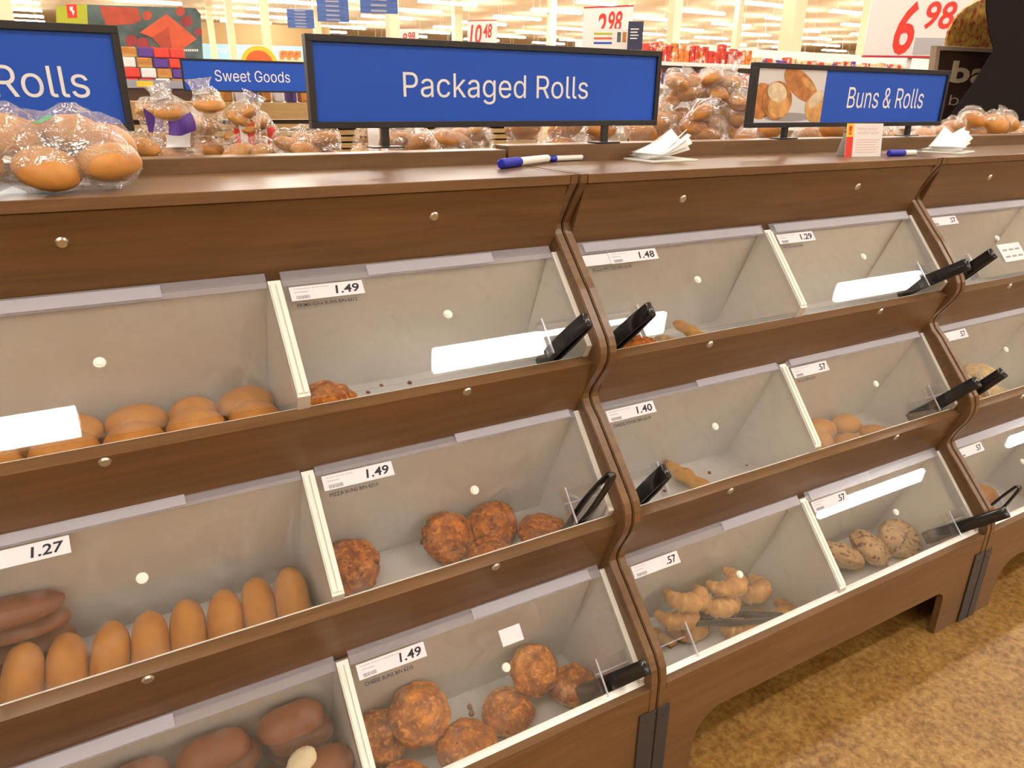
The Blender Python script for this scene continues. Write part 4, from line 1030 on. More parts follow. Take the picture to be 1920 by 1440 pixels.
for k, (u, w_) in enumerate(((985, 90), (1060, 85), (1125, 80), (1200, 95))):
    bagpx(u, 250, w_, 70, 0.60, 2, 'smooth', 'loaf', (.046, .040, .055), L, 'bagged loaves in a row', seed=30+k)
for k, u in enumerate((690, 778)):
    bagpx(u, 252, 75, 44, 0.98, 3, 'rough', 'seeded', (.045, .04, .06), ['bagged dark grain loaf with a white paper band by the sign post', 'bagged dark grain loaf with a white paper band under the middle of the sign'][k], seed=71+3*k, lab=[lbl(25, 29, 8, 21, 'labelwhite')])
# pile between the two signs
bagpx(1245, 225, 90, 90, 0.62, 3, 'smooth', 'gold2', (.050, .046, .065), 'clear bag with one big round loaf at the edge of the Packaged Rolls sign', seed=40)
bagpx(1310, 232, 95, 75, 0.58, 5, 'smooth', 'gold2', (.038, .036, .040), 'clear bag of glossy dark gold rolls in front of the pile', seed=41, tail=(0.02, 0, 0.06))
bagpx(1275, 175, 90, 75, 0.85, 6, 'smooth', 'gold2', (.036, .034, .036), 'clear bag of rolls on top of the pile by the red snack shelf', seed=42, tail=(0.02, 0, 0.07))
bagpx(1345, 170, 110, 85, 0.85, 7, 'smooth', 'gold2', (.036, .034, .036), 'puffed clear bag of pale rolls standing high between the signs', seed=43, tail=(0.05, 0, 0.11), filmmat='film2')
bagpx(1385, 215, 70, 95, 0.72, 4, 'smooth', 'gold2', (.038, .036, .04), 'clear bag of rolls half behind the Buns & Rolls sign', seed=44, tail=(0.02, 0, 0.10))
L = 'long bread loaf in a clear bag under the Buns & Rolls sign'
for k, (u, w_) in enumerate(((1400, 60), (1440, 60), (1505, 60), (1560, 70))):
    bagpx(u, 252, w_, 55, 0.55, 2, 'smooth', 'gold2', (.036, .034, .05), L, 'long loaves under the Buns & Rolls sign', seed=50+k)
bagpx(1668, 260, 60, 34, 0.55, 2, 'smooth', 'gold2', (.03, .03, .03), 'low clear bag beside the allergy notice card', seed=60, filmmat='film2')
bagpx(1730, 255, 70, 45, 0.52, 4, 'smooth', 'gold2', (.036, .036, .04), 'clear bag of brown round buns beside the sign post', seed=61)
bagpx(1775, 250, 65, 50, 0.55, 3, 'smooth', 'gold2', (.040, .038, .045), 'clear bag of two brown buns in the middle of the end pile', seed=62)
bagpx(1815, 238, 70, 70, 0.60, 3, 'smooth', 'gold2', (.044, .042, .05), 'clear bag of big glossy buns against the dark panel', seed=63)
bagpx(1862, 245, 75, 60, 0.58, 3, 'smooth', 'gold2', (.046, .044, .055), 'clear bag with a knotted top on a big round bun', seed=64, tail=(0.02, 0, 0.07))
bagpx(1910, 256, 60, 40, 0.56, 3, 'smooth', 'gold2', (.034, .034, .035), 'small pale clear bag at the end of the loaf row', seed=65, filmmat='film2')

# ------------------------------------------------------------------ second island: slatted oak case with the Sweet Goods sign
i2 = empty('slatted_bread_stand', (0, 3.9, 0), 'oak bread stand with dark slots between slats under the Sweet Goods sign', 'bread stand')
s0, s1 = ony(235, 200, 3.9), ony(1010, 200, 3.9)
zt = ony(420, 192, 3.9).z
boxm('top_board', (s0.x, s1.x, 0.0, 0.7, zt-0.10, zt), M['wood_pale'], i2)
for k in range(9):
    z_ = zt-0.13-0.042*k; boxm('slat', (s0.x, s1.x, 0.0, 0.022, z_-0.030, z_), M['wood_pale'], i2)
boxm('stand_back', (s0.x, s1.x, 0.05, 0.066, 0.0, zt-0.105), M['wood_dark'], i2)
for xx in (s0.x, s1.x-0.03): boxm('end_panel', (xx, xx+0.03, 0.022, 0.7, 0.0, zt-0.10), M['wood_pale'], i2)
sgc = ony(468, 143, 3.95); sgb = ony(468, 173, 3.95).z; sgt = ony(468, 113, 3.95).z
sign(sgc.x, 3.95, sgb, sgt, 0.80, 'small blue Sweet Goods sign on the slatted oak stand', [('Sweet Goods', ony(404, 155, 3.95).x-sgc.x, ony(544, 155, 3.95).x-sgc.x, ony(470, 153.5, 3.95).z, ony(470, 133, 3.95).z)], posts=(-0.25, 0.25), zbase=zt, fr=0.010)
L = 'packaged sweet loaf standing on the slatted oak stand'
for k in range(7):
    u = 425+24*k; c = ony(u, 183, 4.25)
    t_ = boxm('packaged_loaf', (c.x-0.033, c.x+0.033, 4.2, 4.3, zt, zt+0.075+0.01*(k % 3)), [M['gold2'], M['labelwhite'], M['purple']][k % 3], bev=0.012); tag(t_, L, 'loaf', 'sweet loaves on the oak stand')

# salmon poster on a freezer end, with the packages heaped below
def polyboard(name, pts, dist, thick, mat, parent=None, flatn=None):
    """upright board facing the aisle: pts are photo corners on a vertical plane of constant world y"""
    bm = bmesh.new(); q = [ony(u, v, dist) for u, v in pts]
    prism(bm, [(p.x, p.z) for p in q], lambda a, b, d: (a, dist+d, b), 0.0, thick); bmesh.ops.recalc_face_normals(bm, faces=bm.faces)
    return mesh_obj(name, bm, mat, parent)
PY = 6.0
M['limegreen'] = plain('lime_green', (0.42, 0.46, 0.02), 0.5); M['teal'] = plain('slate_teal', (0.075, 0.115, 0.115), 0.5, var=0.5, bscale=6)
M['salmon'] = plain('salmon_pink', (0.62, 0.10, 0.035), 0.5, var=0.18, bscale=9); M['salmon2'] = plain('salmon_shade', (0.44, 0.065, 0.03), 0.5, var=0.2, bscale=9); M['berry'] = plain('dark_berry', (0.33, 0.035, 0.035), 0.5, var=0.3, bscale=8)
po = empty('salmon_poster', (0, 0, 0), 'poster of red salmon fillets with a lime green panel and red logo', 'poster')
def pp(name, pts, lay, mat): return polyboard(name, pts, PY-0.002*lay, 0.0019 if lay else 0.03, M[mat] if isinstance(mat, str) else mat, po)
pp('backing', [(105, 12), (150, 8), (366, 15), (376, 26), (384, 165), (105, 165)], 0, 'teal')
pp('lime_panel', [(105, 12), (163, 8), (168, 120), (108, 120)], 1, 'limegreen')
pp('logo', [(124, 8), (143, 8), (145, 33), (127, 34)], 2, 'red')
pp('logo_mark', [(130, 13), (137, 12), (136, 17), (140, 22), (137, 30), (135, 22), (131, 19)], 3, 'signwhite')
pp('fillet', [(186, 11), (258, 15), (265, 38), (250, 45), (199, 48)], 1, 'salmon2')
pp('fillet', [(312, 26), (369, 73), (318, 109), (285, 70), (262, 61)], 2, 'salmon')
pp('fillet_side', [(285, 70), (318, 109), (325, 104), (316, 50)], 3, 'salmon2')
def circ(u, v, r, n=14, sx=1): return [(u+r*sx*math.cos(2*math.pi*k/n), v-r*math.sin(2*math.pi*k/n)) for k in range(n)]
for (u, v, r) in ((246, 76, 11), (268, 82, 12), (276, 29, 9), (350, 40, 11), (338, 21, 9), (372, 60, 7), (285, 95, 9)):
    pp('berry', circ(u, v, r), 1, 'berry' if r != 9 else 'salmon2')
for k in range(9): pp('small_print', [(335+4.2*k, 92), (338+4.2*k, 92.2), (338+4.2*k, 96.5), (335+4.2*k, 96.3)], 2, 'labelwhite')
fb = ony(150, 165, 5.6); fe = ony(400, 165, 5.6)
fz = empty('freezer_bunker', (0, 5.6, 0), 'dark brown freezer bunker below the salmon poster', 'freezer')
zf0 = ony(280, 150, 5.6).z
boxm('bunker_body', (fb.x, fe.x, 0.0, 0.38, 0.0, zf0-0.06), M['wood_dark'], fz)
boxm('bunker_rim', (fb.x, fe.x, -0.02, 0.02, zf0-0.06, zf0), M['greyink'], fz)
boxm('price_strip', (ony(255, 150, 5.57).x, ony(286, 150, 5.57).x, -0.024, -0.021, zf0-0.05, zf0-0.01), M['yellow'], fz)
random.seed(5)
L = 'red and white frozen fish package heaped in the freezer bunker'
xs_ = ony(240, 120, 5.75).x
for k in range(16):
    row, colm = divmod(k, 4)
    o = boxm('frozen_package', (-0.055, 0.055, -0.018, 0.018, 0.0, 0.075), [M['labelred'], M['labelwhite'], M['purple'], M['labelred'], M['gold2']][(k*3+row) % 5], bev=0.010)
    o.location = (xs_+0.118*colm+0.02*(row % 2)+random.uniform(-.003, .003), 5.75+random.uniform(-.006, .006), zf0-0.0595+0.0755*row)
    o.rotation_euler = (0, 0, random.uniform(-.06, .06)); tag(o, L, 'package', 'frozen packages in the bunker')

# ------------------------------------------------------------------ price signs on stands
def price_sign(pts, dist, digits, label, red_top=True, strip=True):
    """pts: left-bottom, right-bottom, left-top pixel; stands on a pole to the floor; dist along the ground"""
    lb, rb_ = ondist(*pts[0], dist[0]), ondist(*pts[1], dist[1]); lt = ondist(*pts[2], dist[0])
    d = Vector((rb_.x-lb.x, rb_.y-lb.y, 0)); wdt = d.length; ang = math.atan2(d.y, d.x); h = lt.z-lb.z
    r = empty('price_sign', (lb.x, lb.y, 0), label, 'price sign', 'red and white price signs on stands', rz=ang)
    z0 = lb.z
    boxm('board', (0, wdt, -0.01, 0.01, z0, z0+h), M['signwhite'], r, bev=0.002)
    boxm('red_edge', (0, wdt, -0.012, 0.012, z0+h, z0+h*1.035), M['darkred'], r); boxm('red_edge', (0, wdt, -0.012, 0.012, z0-h*0.03, z0), M['darkred'], r)
    bm = bmesh.new(); f = lambda x, z, q: (x, -0.011-q, z)
    for (s, a, b, c0_, c1_) in digits: text_bm(bm, s, f, wdt*a, wdt*b, z0+h*c0_, z0+h*c1_, 0, ext=0.001, shear=0.18, bold=0.02)
    mesh_obj('digits', bm, M['red'], r)
    if strip: boxm('grey_strip', (wdt*0.5, wdt*0.98, -0.0125, -0.0105, z0+h*0.03, z0+h*0.30), plain('grey_card', (0.45, 0.45, 0.5), 0.5), r)
    boxm('stand_pole', (wdt*0.5-0.015, wdt*0.5+0.015, 0.011, 0.035, 0.0, z0+h*0.6), M['signwhite'], r); boxm('stand_foot', (wdt*0.5-0.16, wdt*0.5+0.16, -0.12, 0.16, 0.0, 0.02), M['signwhite'], r)
    return r
price_sign([(1617, 104), (1800, 108), (1634, -12)], (6.3, 6.6), [('6', 0.28, 0.48, 0.05, 0.90), ('98', 0.56, 0.86, 0.46, 0.90)], 'large white price sign with red 6 98 behind the Buns & Rolls sign')
price_sign([(1092, 92), (1183, 84), (1098, 16)], (9.5, 9.3), [('2', 0.28, 0.48, 0.28, 0.88), ('98', 0.52, 0.80, 0.42, 0.92)], 'white price sign with red 2 98 beside a small navy sign', strip=False)
price_sign([(877, 84), (931, 80), (878, 40)], (15, 14.8), [('10', 0.08, 0.50, 0.05, 0.88), ('48', 0.55, 0.85, 0.3, 0.9)], 'small white price sign with red 10 48 behind the Packaged Rolls sign', strip=False)
price_sign([(747, 84), (785, 82), (747, 54)], (20, 19.8), [('9', 0.25, 0.45, 0.1, 0.75), ('98', 0.50, 0.85, 0.3, 0.8)], 'tiny far white price sign with red 9 98', strip=False)
# leaflets and navy sign by the 2 98 sign
lf = empty('leaflet_board', ondist(1145, 80, 9.0), 'small pale leaflet board with pastel printing below the 2 98 sign', 'leaflet'); lf.location.z = 0
zq = ondist(1145, 84, 9.0).z; sc_ = 9.0/FPX*1.02
boxm('board', (-32*sc_, 32*sc_, -0.01, 0.01, zq-0.05, zq+24*sc_), M['labelwhite'], lf); boxm('pole', (-0.012, 0.012, -0.008, 0.008, 0, zq-0.05), M['signwhite'], lf)
for k, m_ in enumerate(('limegreen', 'salmon', 'blue')): boxm('print_line', (-28*sc_, 2*sc_, -0.012, -0.0105, zq+(15-7*k)*sc_, zq+(18-7*k)*sc_), M[m_], lf)
for k, m_ in enumerate(('teal', 'gold2')): boxm('print_spot', ((10+9*k)*sc_, (16+9*k)*sc_, -0.012, -0.0105, zq+4*sc_, zq+19*sc_), M[m_], lf)
lf.rotation_euler = (0, 0, -YAW-0.1)
nv_ = empty('navy_sign', ondist(1190, 84, 8.8), 'small navy sign with pale lines of print beside the 2 98 sign', 'sign'); nv_.location.z = 0
zq = ondist(1190, 84, 8.8).z; M['navy'] = plain('navy_print', (0.02, 0.025, 0.07), 0.5)
boxm('board', (-12*sc_, 12*sc_, -0.01, 0.01, zq-0.05, zq+34*sc_), M['navy'], nv_); boxm('pole', (-0.012, 0.012, -0.008, 0.008, 0, zq-0.05), M['navy'], nv_)
for k in range(4): boxm('print_line', (-8*sc_, (5-2*(k % 2))*sc_, -0.012, -0.0105, zq+(22-4.5*k)*sc_, zq+(23.6-4.5*k)*sc_), M['labelwhite'], nv_)
nv_.rotation_euler = (0, 0, -YAW-0.1)

# ------------------------------------------------------------------ bakery board ("ba"), seeded die-cut board and dark wing panel
BY = 1.35
bb = empty('bakery_board', (0, 0, 0), 'dark brown bakery board with cream letters ba and a seeded loaf cut-out', 'sign')
M['bk'] = plain('bakery_brown', (0.055, 0.028, 0.020), 0.5, var=0.4, bscale=5); M['bkframe'] = plain('taupe_frame', (0.33, 0.26, 0.21), 0.5); M['bkcream'] = plain('cream_letters', (0.78, 0.68, 0.48), 0.5)
M['granola'] = bread('granola_print', (0.22, 0.10, 0.02), (0.62, 0.40, 0.08), (0.4, 0.3, 0.1), spot=(0.35, 0.04, 0.02), scale=26, bump=0.0, zlo=-99, zhi=-98, spotscale=30, spotmin=0.55)
def pb(name, pts, y0, th, mat): return polyboard(name, pts, y0, th, M[mat], bb)
pb('board', [(1757, 92), (1876, 98), (1850, 262), (1735, 262)], BY, 0.02, 'bk')
pb('frame_top', [(1757, 86), (1876, 92), (1875, 99), (1763, 94)], BY-0.012, 0.035, 'bkframe'); pb('frame_side', [(1757, 86), (1764, 86), (1742, 262), (1734, 262)], BY-0.011, 0.033, 'bkframe')
arc = [(1775, 86)] + [(1775+100*(1-math.cos(t)), 86-92*math.sin(t)) for t in [0.15*k for k in range(1, 11)]] + [(1886, -6), (1886, 92)]
pb('loaf_cutout', arc, BY+0.002, 0.012, 'granola')
fb_ = lambda x, z, d: (x, BY-0.001-d, z)
q0, q1 = ony(1779, 153, BY), ony(1846, 153, BY)
xm = q0.x+(q1.x-q0.x)*0.53; zc = ony(1779, 112, BY).z
text_obj('letter', 'b', fb_, q0.x, xm, q0.z, zc, M['bkcream'], bb, ext=0.002, bold=0.03); text_obj('letter', 'a', fb_, xm+0.01, q1.x, q0.z, zc, M['bkcream'], bb, ext=0.002, bold=0.03)
q0, q1 = ony(1777, 197, BY), ony(1795, 197, BY)
sans_obj('letter', 'b', fb_, q0.x, q1.x, q0.z, ony(1777, 178, BY).z, M['bkcream'], bb, ext=0.002)
dp = empty('dark_wing_panel', (0, 0, 0), 'tall plain dark panel with a slanted lower edge behind the end loaves', 'panel')
DY = 1.10
polyboard('wing', [(1849, -60), (1850, 20), (1855, 60), (1864, 94), (1820, 165), (1768, 238), (1750, 275), (2080, 285), (2080, -60)], DY, 0.005, plain('dark_panel_paint', (0.009, 0.006, 0.007), 0.85, spec=0.15), dp)
boxm('panel_foot', (ony(1800, 250, DY).x, ony(2050, 250, DY).x, DY, DY+0.04, 0.0, ony(1900, 276, DY).z+0.01), M['wood_dark'], dp)

# ------------------------------------------------------------------ snack shelving beyond the aisle
GY = 7.2
ga, gb = ony(1225, 150, GY), ony(1650, 150, GY)
gs = empty('snack_shelf', (0, GY, 0), 'long white store shelf stacked with red snack packs behind the bread', 'shelf')
zs = [ony(1300, 160, GY).z, ony(1300, 118, GY).z]
dz_ = zs[1]-zs[0]
levels = [zs[0]-2*dz_, zs[0]-dz_, zs[0], zs[1]]
x0_, x1_ = ga.x-1.0, gb.x+2.5
boxm('back_panel', (x0_, x1_, 0.42, 0.45, 0, zs[1]+0.25), M['signwhite'], gs)
for z_ in levels:
    boxm('shelf_board', (x0_, x1_, 0.0, 0.42, z_-0.03, z_), M['signwhite'], gs); boxm('shelf_lip', (x0_, x1_, -0.012, 0.0, z_-0.045, z_+0.004), M['signwhite'], gs)
boxm('plinth', (x0_, x1_, 0.05, 0.42, 0.0, 0.15), M['wood_dark'], gs)
def pack(name, col):
    m, nt, o = new_mat(name); tc = N(nt, 'TexCoord'); n = S(N(nt, 'TexNoise'), Scale=16.0, Detail=2.0); nt.links.new(tc.outputs['Object'], n.inputs['Vector'])
    r = ramp(nt, [(0.30, tuple(c*0.35 for c in col)), (0.42, col), (0.57, col), (0.63, (0.75, 0.68, 0.62))]); nt.links.new(n.outputs[0], r.inputs[0])
    b = S(N(nt, 'BsdfPrincipled'), Roughness=0.35); nt.links.new(r.outputs[0], b.inputs['Base Color']); nt.links.new(b.outputs[0], o.inputs[0]); return m
M['packred'] = pack('pack_red', (0.62, 0.06, 0.035)); M['packblue'] = pack('pack_blue', (0.04, 0.09, 0.32)); M['packorange'] = pack('pack_orange', (0.70, 0.22, 0.05))
M['packpurple'] = pack('pack_purple', (0.16, 0.07, 0.32)); M['packcream'] = pack('pack_cream', (0.70, 0.55, 0.30))
rnd = random.Random(9)
names = {'packred': 'red', 'packblue': 'blue', 'packorange': 'orange', 'packpurple': 'purple', 'packcream': 'cream'}
for li in (2, 3):
    x = ga.x-0.2; z_ = levels[li]
    while x < gb.x+0.6:
        wq = rnd.uniform(0.07, 0.13); hq = rnd.uniform(0.14, 0.20) if li == 2 else rnd.uniform(0.16, 0.27)
        fr_ = (x-ga.x)/(gb.x-ga.x)
        mt = rnd.choice(['packred', 'packred', 'packorange', 'packblue']) if li == 2 else (rnd.choice(['packred', 'packred', 'packorange']) if fr_ < 0.36 else rnd.choice(['packpurple', 'packcream', 'packcream', 'packred']))
        if fr_ > 0.36 and li == 3: hq *= 0.5
        o = boxm('snack_pack', (x+0.004, x+wq-0.004, GY+0.02, GY+0.12, z_+0.0006, z_+hq), M[mt], bev=0.012)
        tag(o, names[mt]+' snack pack standing on the %s of the long white shelf' % ('top board' if li == 3 else 'lower board'), 'snack pack', '%s packs on the %s shelf board' % (names[mt], 'top' if li == 3 else 'lower'))
        x += wq

# ------------------------------------------------------------------ hanging aisle signs
M['aisleblue'] = plain('aisle_blue', (0.03, 0.09, 0.33), 0.5)
def aisle(u0, u1, v0, v1, dist, label):
    a, b = ondist(u0, v1, dist), ondist(u1, v1, dist); t = ondist(u0, v0, dist); c = (a+b)/2
    wq = (b-a).length; h = t.z-a.z
    r = empty('aisle_sign', (c.x, c.y, a.z), label, 'aisle sign', 'blue hanging aisle signs', rz=-YAW+0.25)
    n = 6; sh = h/n
    for k in range(n):
        sl = boxm('slat', (-wq/2, wq/2, -0.01, 0.01, sh*k, sh*(k+1)-sh*0.12), M['aisleblue'], r)
        boxm('slat_print', (-wq*0.22, wq*0.2, -0.0125, -0.0105, sh*(k+0.25), sh*(k+0.6)), M['greyink'], sl)
    boxm('backing', (-wq/2, wq/2, 0.011, 0.016, 0, h), M['signwhite'], r)
    for x in (-wq*0.35, wq*0.35): boxm('hanger', (x-0.006, x+0.006, -0.004, 0.004, h, CEIL-a.z), M['housing'], r)
    return r
aisle(540, 590, 16, 52, 20, 'far blue hanging aisle sign of six slats, smallest of the three')
aisle(596, 655, -12, 40, 16, 'blue hanging aisle sign between the two other slatted aisle signs')
aisle(676, 746, -40, 24, 13, 'large blue hanging aisle sign above the Packaged Rolls sign')

# ------------------------------------------------------------------ far pharmacy wall, round sign, crackers
pa, pb_ = ondist(300, 84, 40), ondist(620, 84, 40); d = Vector((pb_.x-pa.x, pb_.y-pa.y, 0)); wq = d.length
pw = empty('pharmacy_fascia', (pa.x, pa.y, 0), 'pale blue pharmacy fascia at the far end of the store', 'sign', rz=math.atan2(d.y, d.x))
zt_ = ondist(450, 84, 40).z
boxm('panel', (0, wq, 0, 0.2, 0.0, zt_), plain('pale_blue_paint', (0.36, 0.62, 0.78), 0.7), pw)
boxm('upper_panel', (0, wq, 0.0, 0.2, zt_+0.003, zt_+0.9), plain('tan_paint', (0.42, 0.28, 0.12), 0.7), pw)
fx = lambda u: (ondist(u, 100, 40)-Vector((pa.x, pa.y, 0))).dot(d/wq)
sans_obj('lettering', 'pharmacy', lambda x, z, q: (x, -0.005-q, z), fx(398), fx(468), ondist(430, 100, 40).z, ondist(430, 88, 40).z, M['signwhite'], pw, ext=0.01)
c = ondist(487, 122, 11.0)
rs = empty('round_sign', (c.x, c.y, 0), 'round orange red sign with a yellow rim above the Sweet Goods sign', 'sign', rz=-YAW+0.3)
bm = bmesh.new(); cyl(bm, (0, 0, c.z), (0, -1, 0), 29*11/FPX, 0.02, 40); mesh_obj('rim', bm, M['yellow'], rs)
bm = bmesh.new(); cyl(bm, (0, -0.021, c.z), (0, -1, 0), 22*11/FPX, 0.006, 40); mesh_obj('disc', bm, plain('orange_red', (0.72, 0.12, 0.02), 0.5), rs)
boxm('pole', (-0.02, 0.02, 0.0, 0.03, 0, c.z), M['signwhite'], rs)
L = 'orange cracker box far behind the Packaged Rolls sign'
sh_ = empty('cracker_stand', ondist(545, 130, 12), 'pale stand holding orange cracker boxes', 'stand'); zc_ = ondist(545, 113, 12).z; sh_.location.z = 0
boxm('stand_body', (-0.4, 0.4, -0.15, 0.15, 0, zc_), M['cream'], sh_)
for k in range(3):
    c = ondist(531+13*k, 105, 12); o = boxm('cracker_box', (-0.05, 0.05, -0.04, 0.04, 0, 0.125), M['packorange'], bev=0.004); o.location = (c.x, c.y, zc_); tag(o, L, 'box', 'cracker boxes on the stand')

# ------------------------------------------------------------------ columns
L = 'square cream painted store column reaching the ceiling'
for k, (u, dist, wd_) in enumerate(((404, 34, 0.22), (440, 28, 0.22), (505, 24, 0.22), (739, 18, 0.24), (858, 34, 0.35), (1032, 34, 0.30), (1162, 15, 0.16), (1258, 13, 0.16), (1375, 26, 0.20), (1476, 18, 0.34), (1612, 26, 0.25), (22, 14, 0.3), (600, 36, 0.3))):
    c = ondist(u, 120, dist)
    o = boxm('store_column', (-wd_/2, wd_/2, -wd_/2, wd_/2, 0, CEIL), M['cream'], bev=0.01); o.location = (c.x, c.y, 0); tag(o, L, 'column', 'store columns')

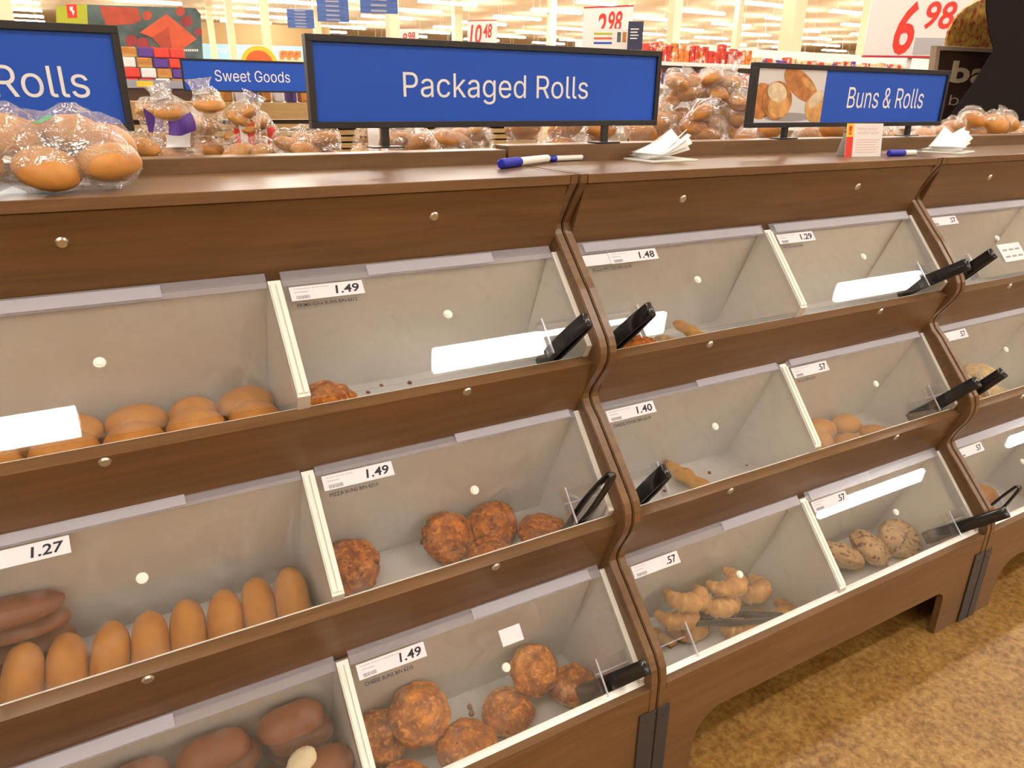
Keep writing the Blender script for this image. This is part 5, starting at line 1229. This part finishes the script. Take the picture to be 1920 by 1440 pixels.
# ------------------------------------------------------------------ resting places worked out by settling the bread against the bins and each other
SETTLED = {
    'bread_bag.003': (-0.5942, 0.669, 1.236),
    'bread_bag.004': (-0.5233, 0.621, 1.236),
    'bread_bag.008': (-0.7572, 0.5002, 1.236),
    'bread_bag.009': (-0.8927, 0.5198, 1.236),
    'bread_bag.013': (0.3579, 0.6001, 1.236),
    'bread_bag.014': (0.4806, 0.5999, 1.236),
    'bread_bag.015': (0.6148, 0.5947, 1.236),
    'bread_bag.018': (0.7352, 0.6344, 1.236),
    'bread_bag.019': (0.8619, 0.571, 1.236),
    'bread_bag.020': (0.9886, 0.8495, 1.236),
    'bread_bag.021': (1.1777, 0.8505, 1.236),
    'bread_bag.030': (2.3379, 0.6001, 1.236),
    'bread_bag.031': (2.4924, 0.5799, 1.236),
    'cheese_bun': (-0.1766, -0.1362, 0.2252),
    'cheese_bun.001': (-0.0904, -0.1894, 0.1544),
    'cheese_bun.002': (-0.2579, -0.1862, 0.1544),
    'cheese_bun.003': (-0.4545, -0.1414, 0.2361),
    'cheese_bun.004': (-0.3778, -0.2277, 0.1545),
    'cheese_bun.005': (-0.534, -0.1125, 0.1809),
    'cheese_bun.006': (-0.5277, -0.2596, 0.1544),
    'cheese_stick': (0.3534, -0.0522, 0.5347),
    'cheese_stick.001': (0.2136, -0.1438, 0.1645),
    'croissant': (0.402, -0.164, 0.2592),
    'croissant.001': (0.264, -0.166, 0.2658),
    'croissant.003': (0.2428, -0.1617, 0.2178),
    'croissant.004': (0.3682, -0.1761, 0.2174),
    'croissant.007': (0.4111, -0.2196, 0.1544),
    'croissant.008': (0.2926, -0.1538, 0.1544),
    'croissant.010': (0.1417, -0.1378, 0.1576),
    'crumb': (-0.3103, -0.1036, 0.1544),
    'crumb.001': (-0.3154, -0.122, 0.1544),
    'crumb.002': (-0.3458, 0.051, 0.5144),
    'crumb.003': (0.4539, -0.0102, 0.5144),
    'crumb.004': (0.2835, -0.0286, 0.5144),
    'crumb.005': (0.5748, -0.0267, 0.5144),
    'crumb.006': (-0.5088, 0.0127, 0.5144),
    'crumb.007': (-0.5386, -0.0635, 0.5144),
    'crumb.008': (-0.473, -0.1077, 0.1544),
    'crumb.009': (-0.4336, 0.1041, 0.8734),
    'crumb.010': (-0.3958, 0.1284, 0.8734),
    'crumb.011': (-0.3373, 0.1151, 0.8734),
    'crumbly_roll': (1.335, -0.0138, 0.5146),
    'crumbly_roll.001': (1.4461, -0.0085, 0.5144),
    'crumbly_roll.002': (1.5735, -0.0083, 0.5144),
    'crumbly_roll.003': (1.335, -0.1133, 0.5154),
    'crumbly_roll.004': (1.4597, -0.1133, 0.5236),
    'crumbly_roll.005': (1.5684, -0.1151, 0.5337),
    'crumbly_roll.007': (1.4532, -0.0635, 0.5776),
    'crumbly_roll.008': (1.5711, -0.0614, 0.5882),
    'crusty_roll': (0.9064, 0.0073, 0.5144),
    'crusty_roll.001': (1.0052, -0.0082, 0.5144),
    'crusty_roll.002': (0.8266, -0.0519, 0.5144),
    'crusty_roll.003': (1.0143, -0.1043, 0.5144),
    'crusty_roll.004': (0.901, -0.1081, 0.5144),
    'crusty_roll.005': (0.7406, -0.0942, 0.5144),
    'dark_roll.003': (-0.6965, -0.2995, 0.1544),
    'dark_roll.006': (-0.8256, -0.218, 0.1544),
    'dark_roll.007': (-0.6951, -0.2174, 0.1544),
    'dark_roll.011': (-0.697, -0.1442, 0.1544),
    'dark_roll.014': (-0.8451, -0.3049, 0.2077),
    'dark_roll.015': (-0.7116, -0.3046, 0.2073),
    'dark_roll.018': (-0.8473, -0.2324, 0.2073),
    'dark_roll.019': (-0.714, -0.2325, 0.2072),
    'dark_roll.022': (-0.8461, -0.148, 0.2074),
    'dark_roll.023': (-0.71, -0.1479, 0.2077),
    'dark_roll.026': (-0.8428, -0.3045, 0.261),
    'dark_roll.027': (-0.6903, -0.3045, 0.2602),
    'dark_roll.028': (-1.123, -0.2249, 0.2617),
    'dark_roll.029': (-0.9871, -0.2252, 0.2614),
    'dark_roll.030': (-0.8486, -0.2137, 0.26),
    'dark_roll.031': (-0.6928, -0.2156, 0.2596),
    'dark_roll.032': (-1.1231, -0.1531, 0.2613),
    'dark_roll.033': (-0.987, -0.1528, 0.2616),
    'dark_roll.034': (-0.8377, -0.1428, 0.2604),
    'dark_roll.035': (-0.6895, -0.1438, 0.261),
    'dark_roll.036': (-1.1174, -0.2465, 0.315),
    'dark_roll.037': (-0.9676, -0.2466, 0.3151),
    'dark_roll.038': (-1.1173, -0.1745, 0.315),
    'dark_roll.039': (-0.9676, -0.1744, 0.3149),
    'dark_roll.040': (-0.8251, -0.1748, 0.315),
    'dark_roll.044': (-0.7109, -0.1944, 0.3696),
    'dark_roll.045': (-0.8041, -0.2557, 0.3016),
    'finger_roll': (-1.0899, -0.0857, 0.545),
    'finger_roll.001': (-1.0299, -0.0835, 0.5381),
    'finger_roll.002': (-0.967, -0.0817, 0.5334),
    'finger_roll.003': (-0.9063, -0.0811, 0.5332),
    'finger_roll.004': (-0.845, -0.0764, 0.5327),
    'finger_roll.005': (-0.7841, -0.0826, 0.5337),
    'finger_roll.006': (-0.7228, -0.0713, 0.5329),
    'finger_roll.007': (-0.6648, -0.0867, 0.5461),
    'finger_roll.008': (-0.6521, -0.0104, 0.5144),
    'pale_roll': (1.6551, -0.1261, 0.1544),
    'pale_roll.001': (1.5279, -0.216, 0.1544),
    'pizza_bun': (-0.5362, -0.0054, 0.5394),
    'pizza_bun.001': (-0.3171, -0.0015, 0.5379),
    'pizza_bun.002': (-0.2072, -0.0008, 0.5357),
    'pizza_bun.003': (-0.113, -0.0736, 0.5144),
    'pizza_bun.004': (-0.2586, -0.112, 0.5144),
    'pizza_bun.006': (0.1869, 0, 0.8734),
    'pretzel_stick': (0.3838, 0.0233, 0.8999),
    'pretzel_stick.001': (0.3138, 0.012, 0.8871),
    'sandwich_bun': (-0.862, 0.0923, 0.8736),
    'sandwich_bun.001': (-0.8709, -0.0092, 0.8734),
    'sandwich_bun.002': (-0.7681, 0.087, 0.8734),
    'sandwich_bun.003': (-0.7733, -0.0043, 0.8769),
    'sandwich_bun.004': (-0.6756, 0.0913, 0.8739),
    'sandwich_bun.005': (-0.6777, -0.0073, 0.8734),
    'sandwich_bun.006': (-0.9614, 0.092, 0.8763),
    'sandwich_bun.007': (-0.9701, -0.0029, 0.8768),
    'sandwich_bun.008': (-1.058, 0.0929, 0.8734),
    'sandwich_bun.009': (-1.0684, -0.0095, 0.8734),
    'seeded_roll': (1.1218, -0.1627, 0.1696),
    'seeded_roll.001': (0.9795, -0.1573, 0.1684),
    'seeded_roll.002': (0.8643, -0.16, 0.1698),
    'serving_tongs.011': (0.4906, -0.2689, 0.2112),
    'torn_roll': (-0.6795, -0.2592, 0.3016),
    'wholewheat_roll': (-1.0997, -0.0345, 0.6493),
    'wholewheat_roll.001': (-1.0985, -0.0177, 0.6075),
    'wholewheat_roll.002': (-1.1004, 0.003, 0.5561),
    'wholewheat_roll.003': (-1.0982, 0.0206, 0.5144),
    'wholewheat_roll.004': (-1.1006, -0.0456, 0.5144)}
for n_, p_ in SETTLED.items():
    if n_ in bpy.data.objects: bpy.data.objects[n_].location = p_
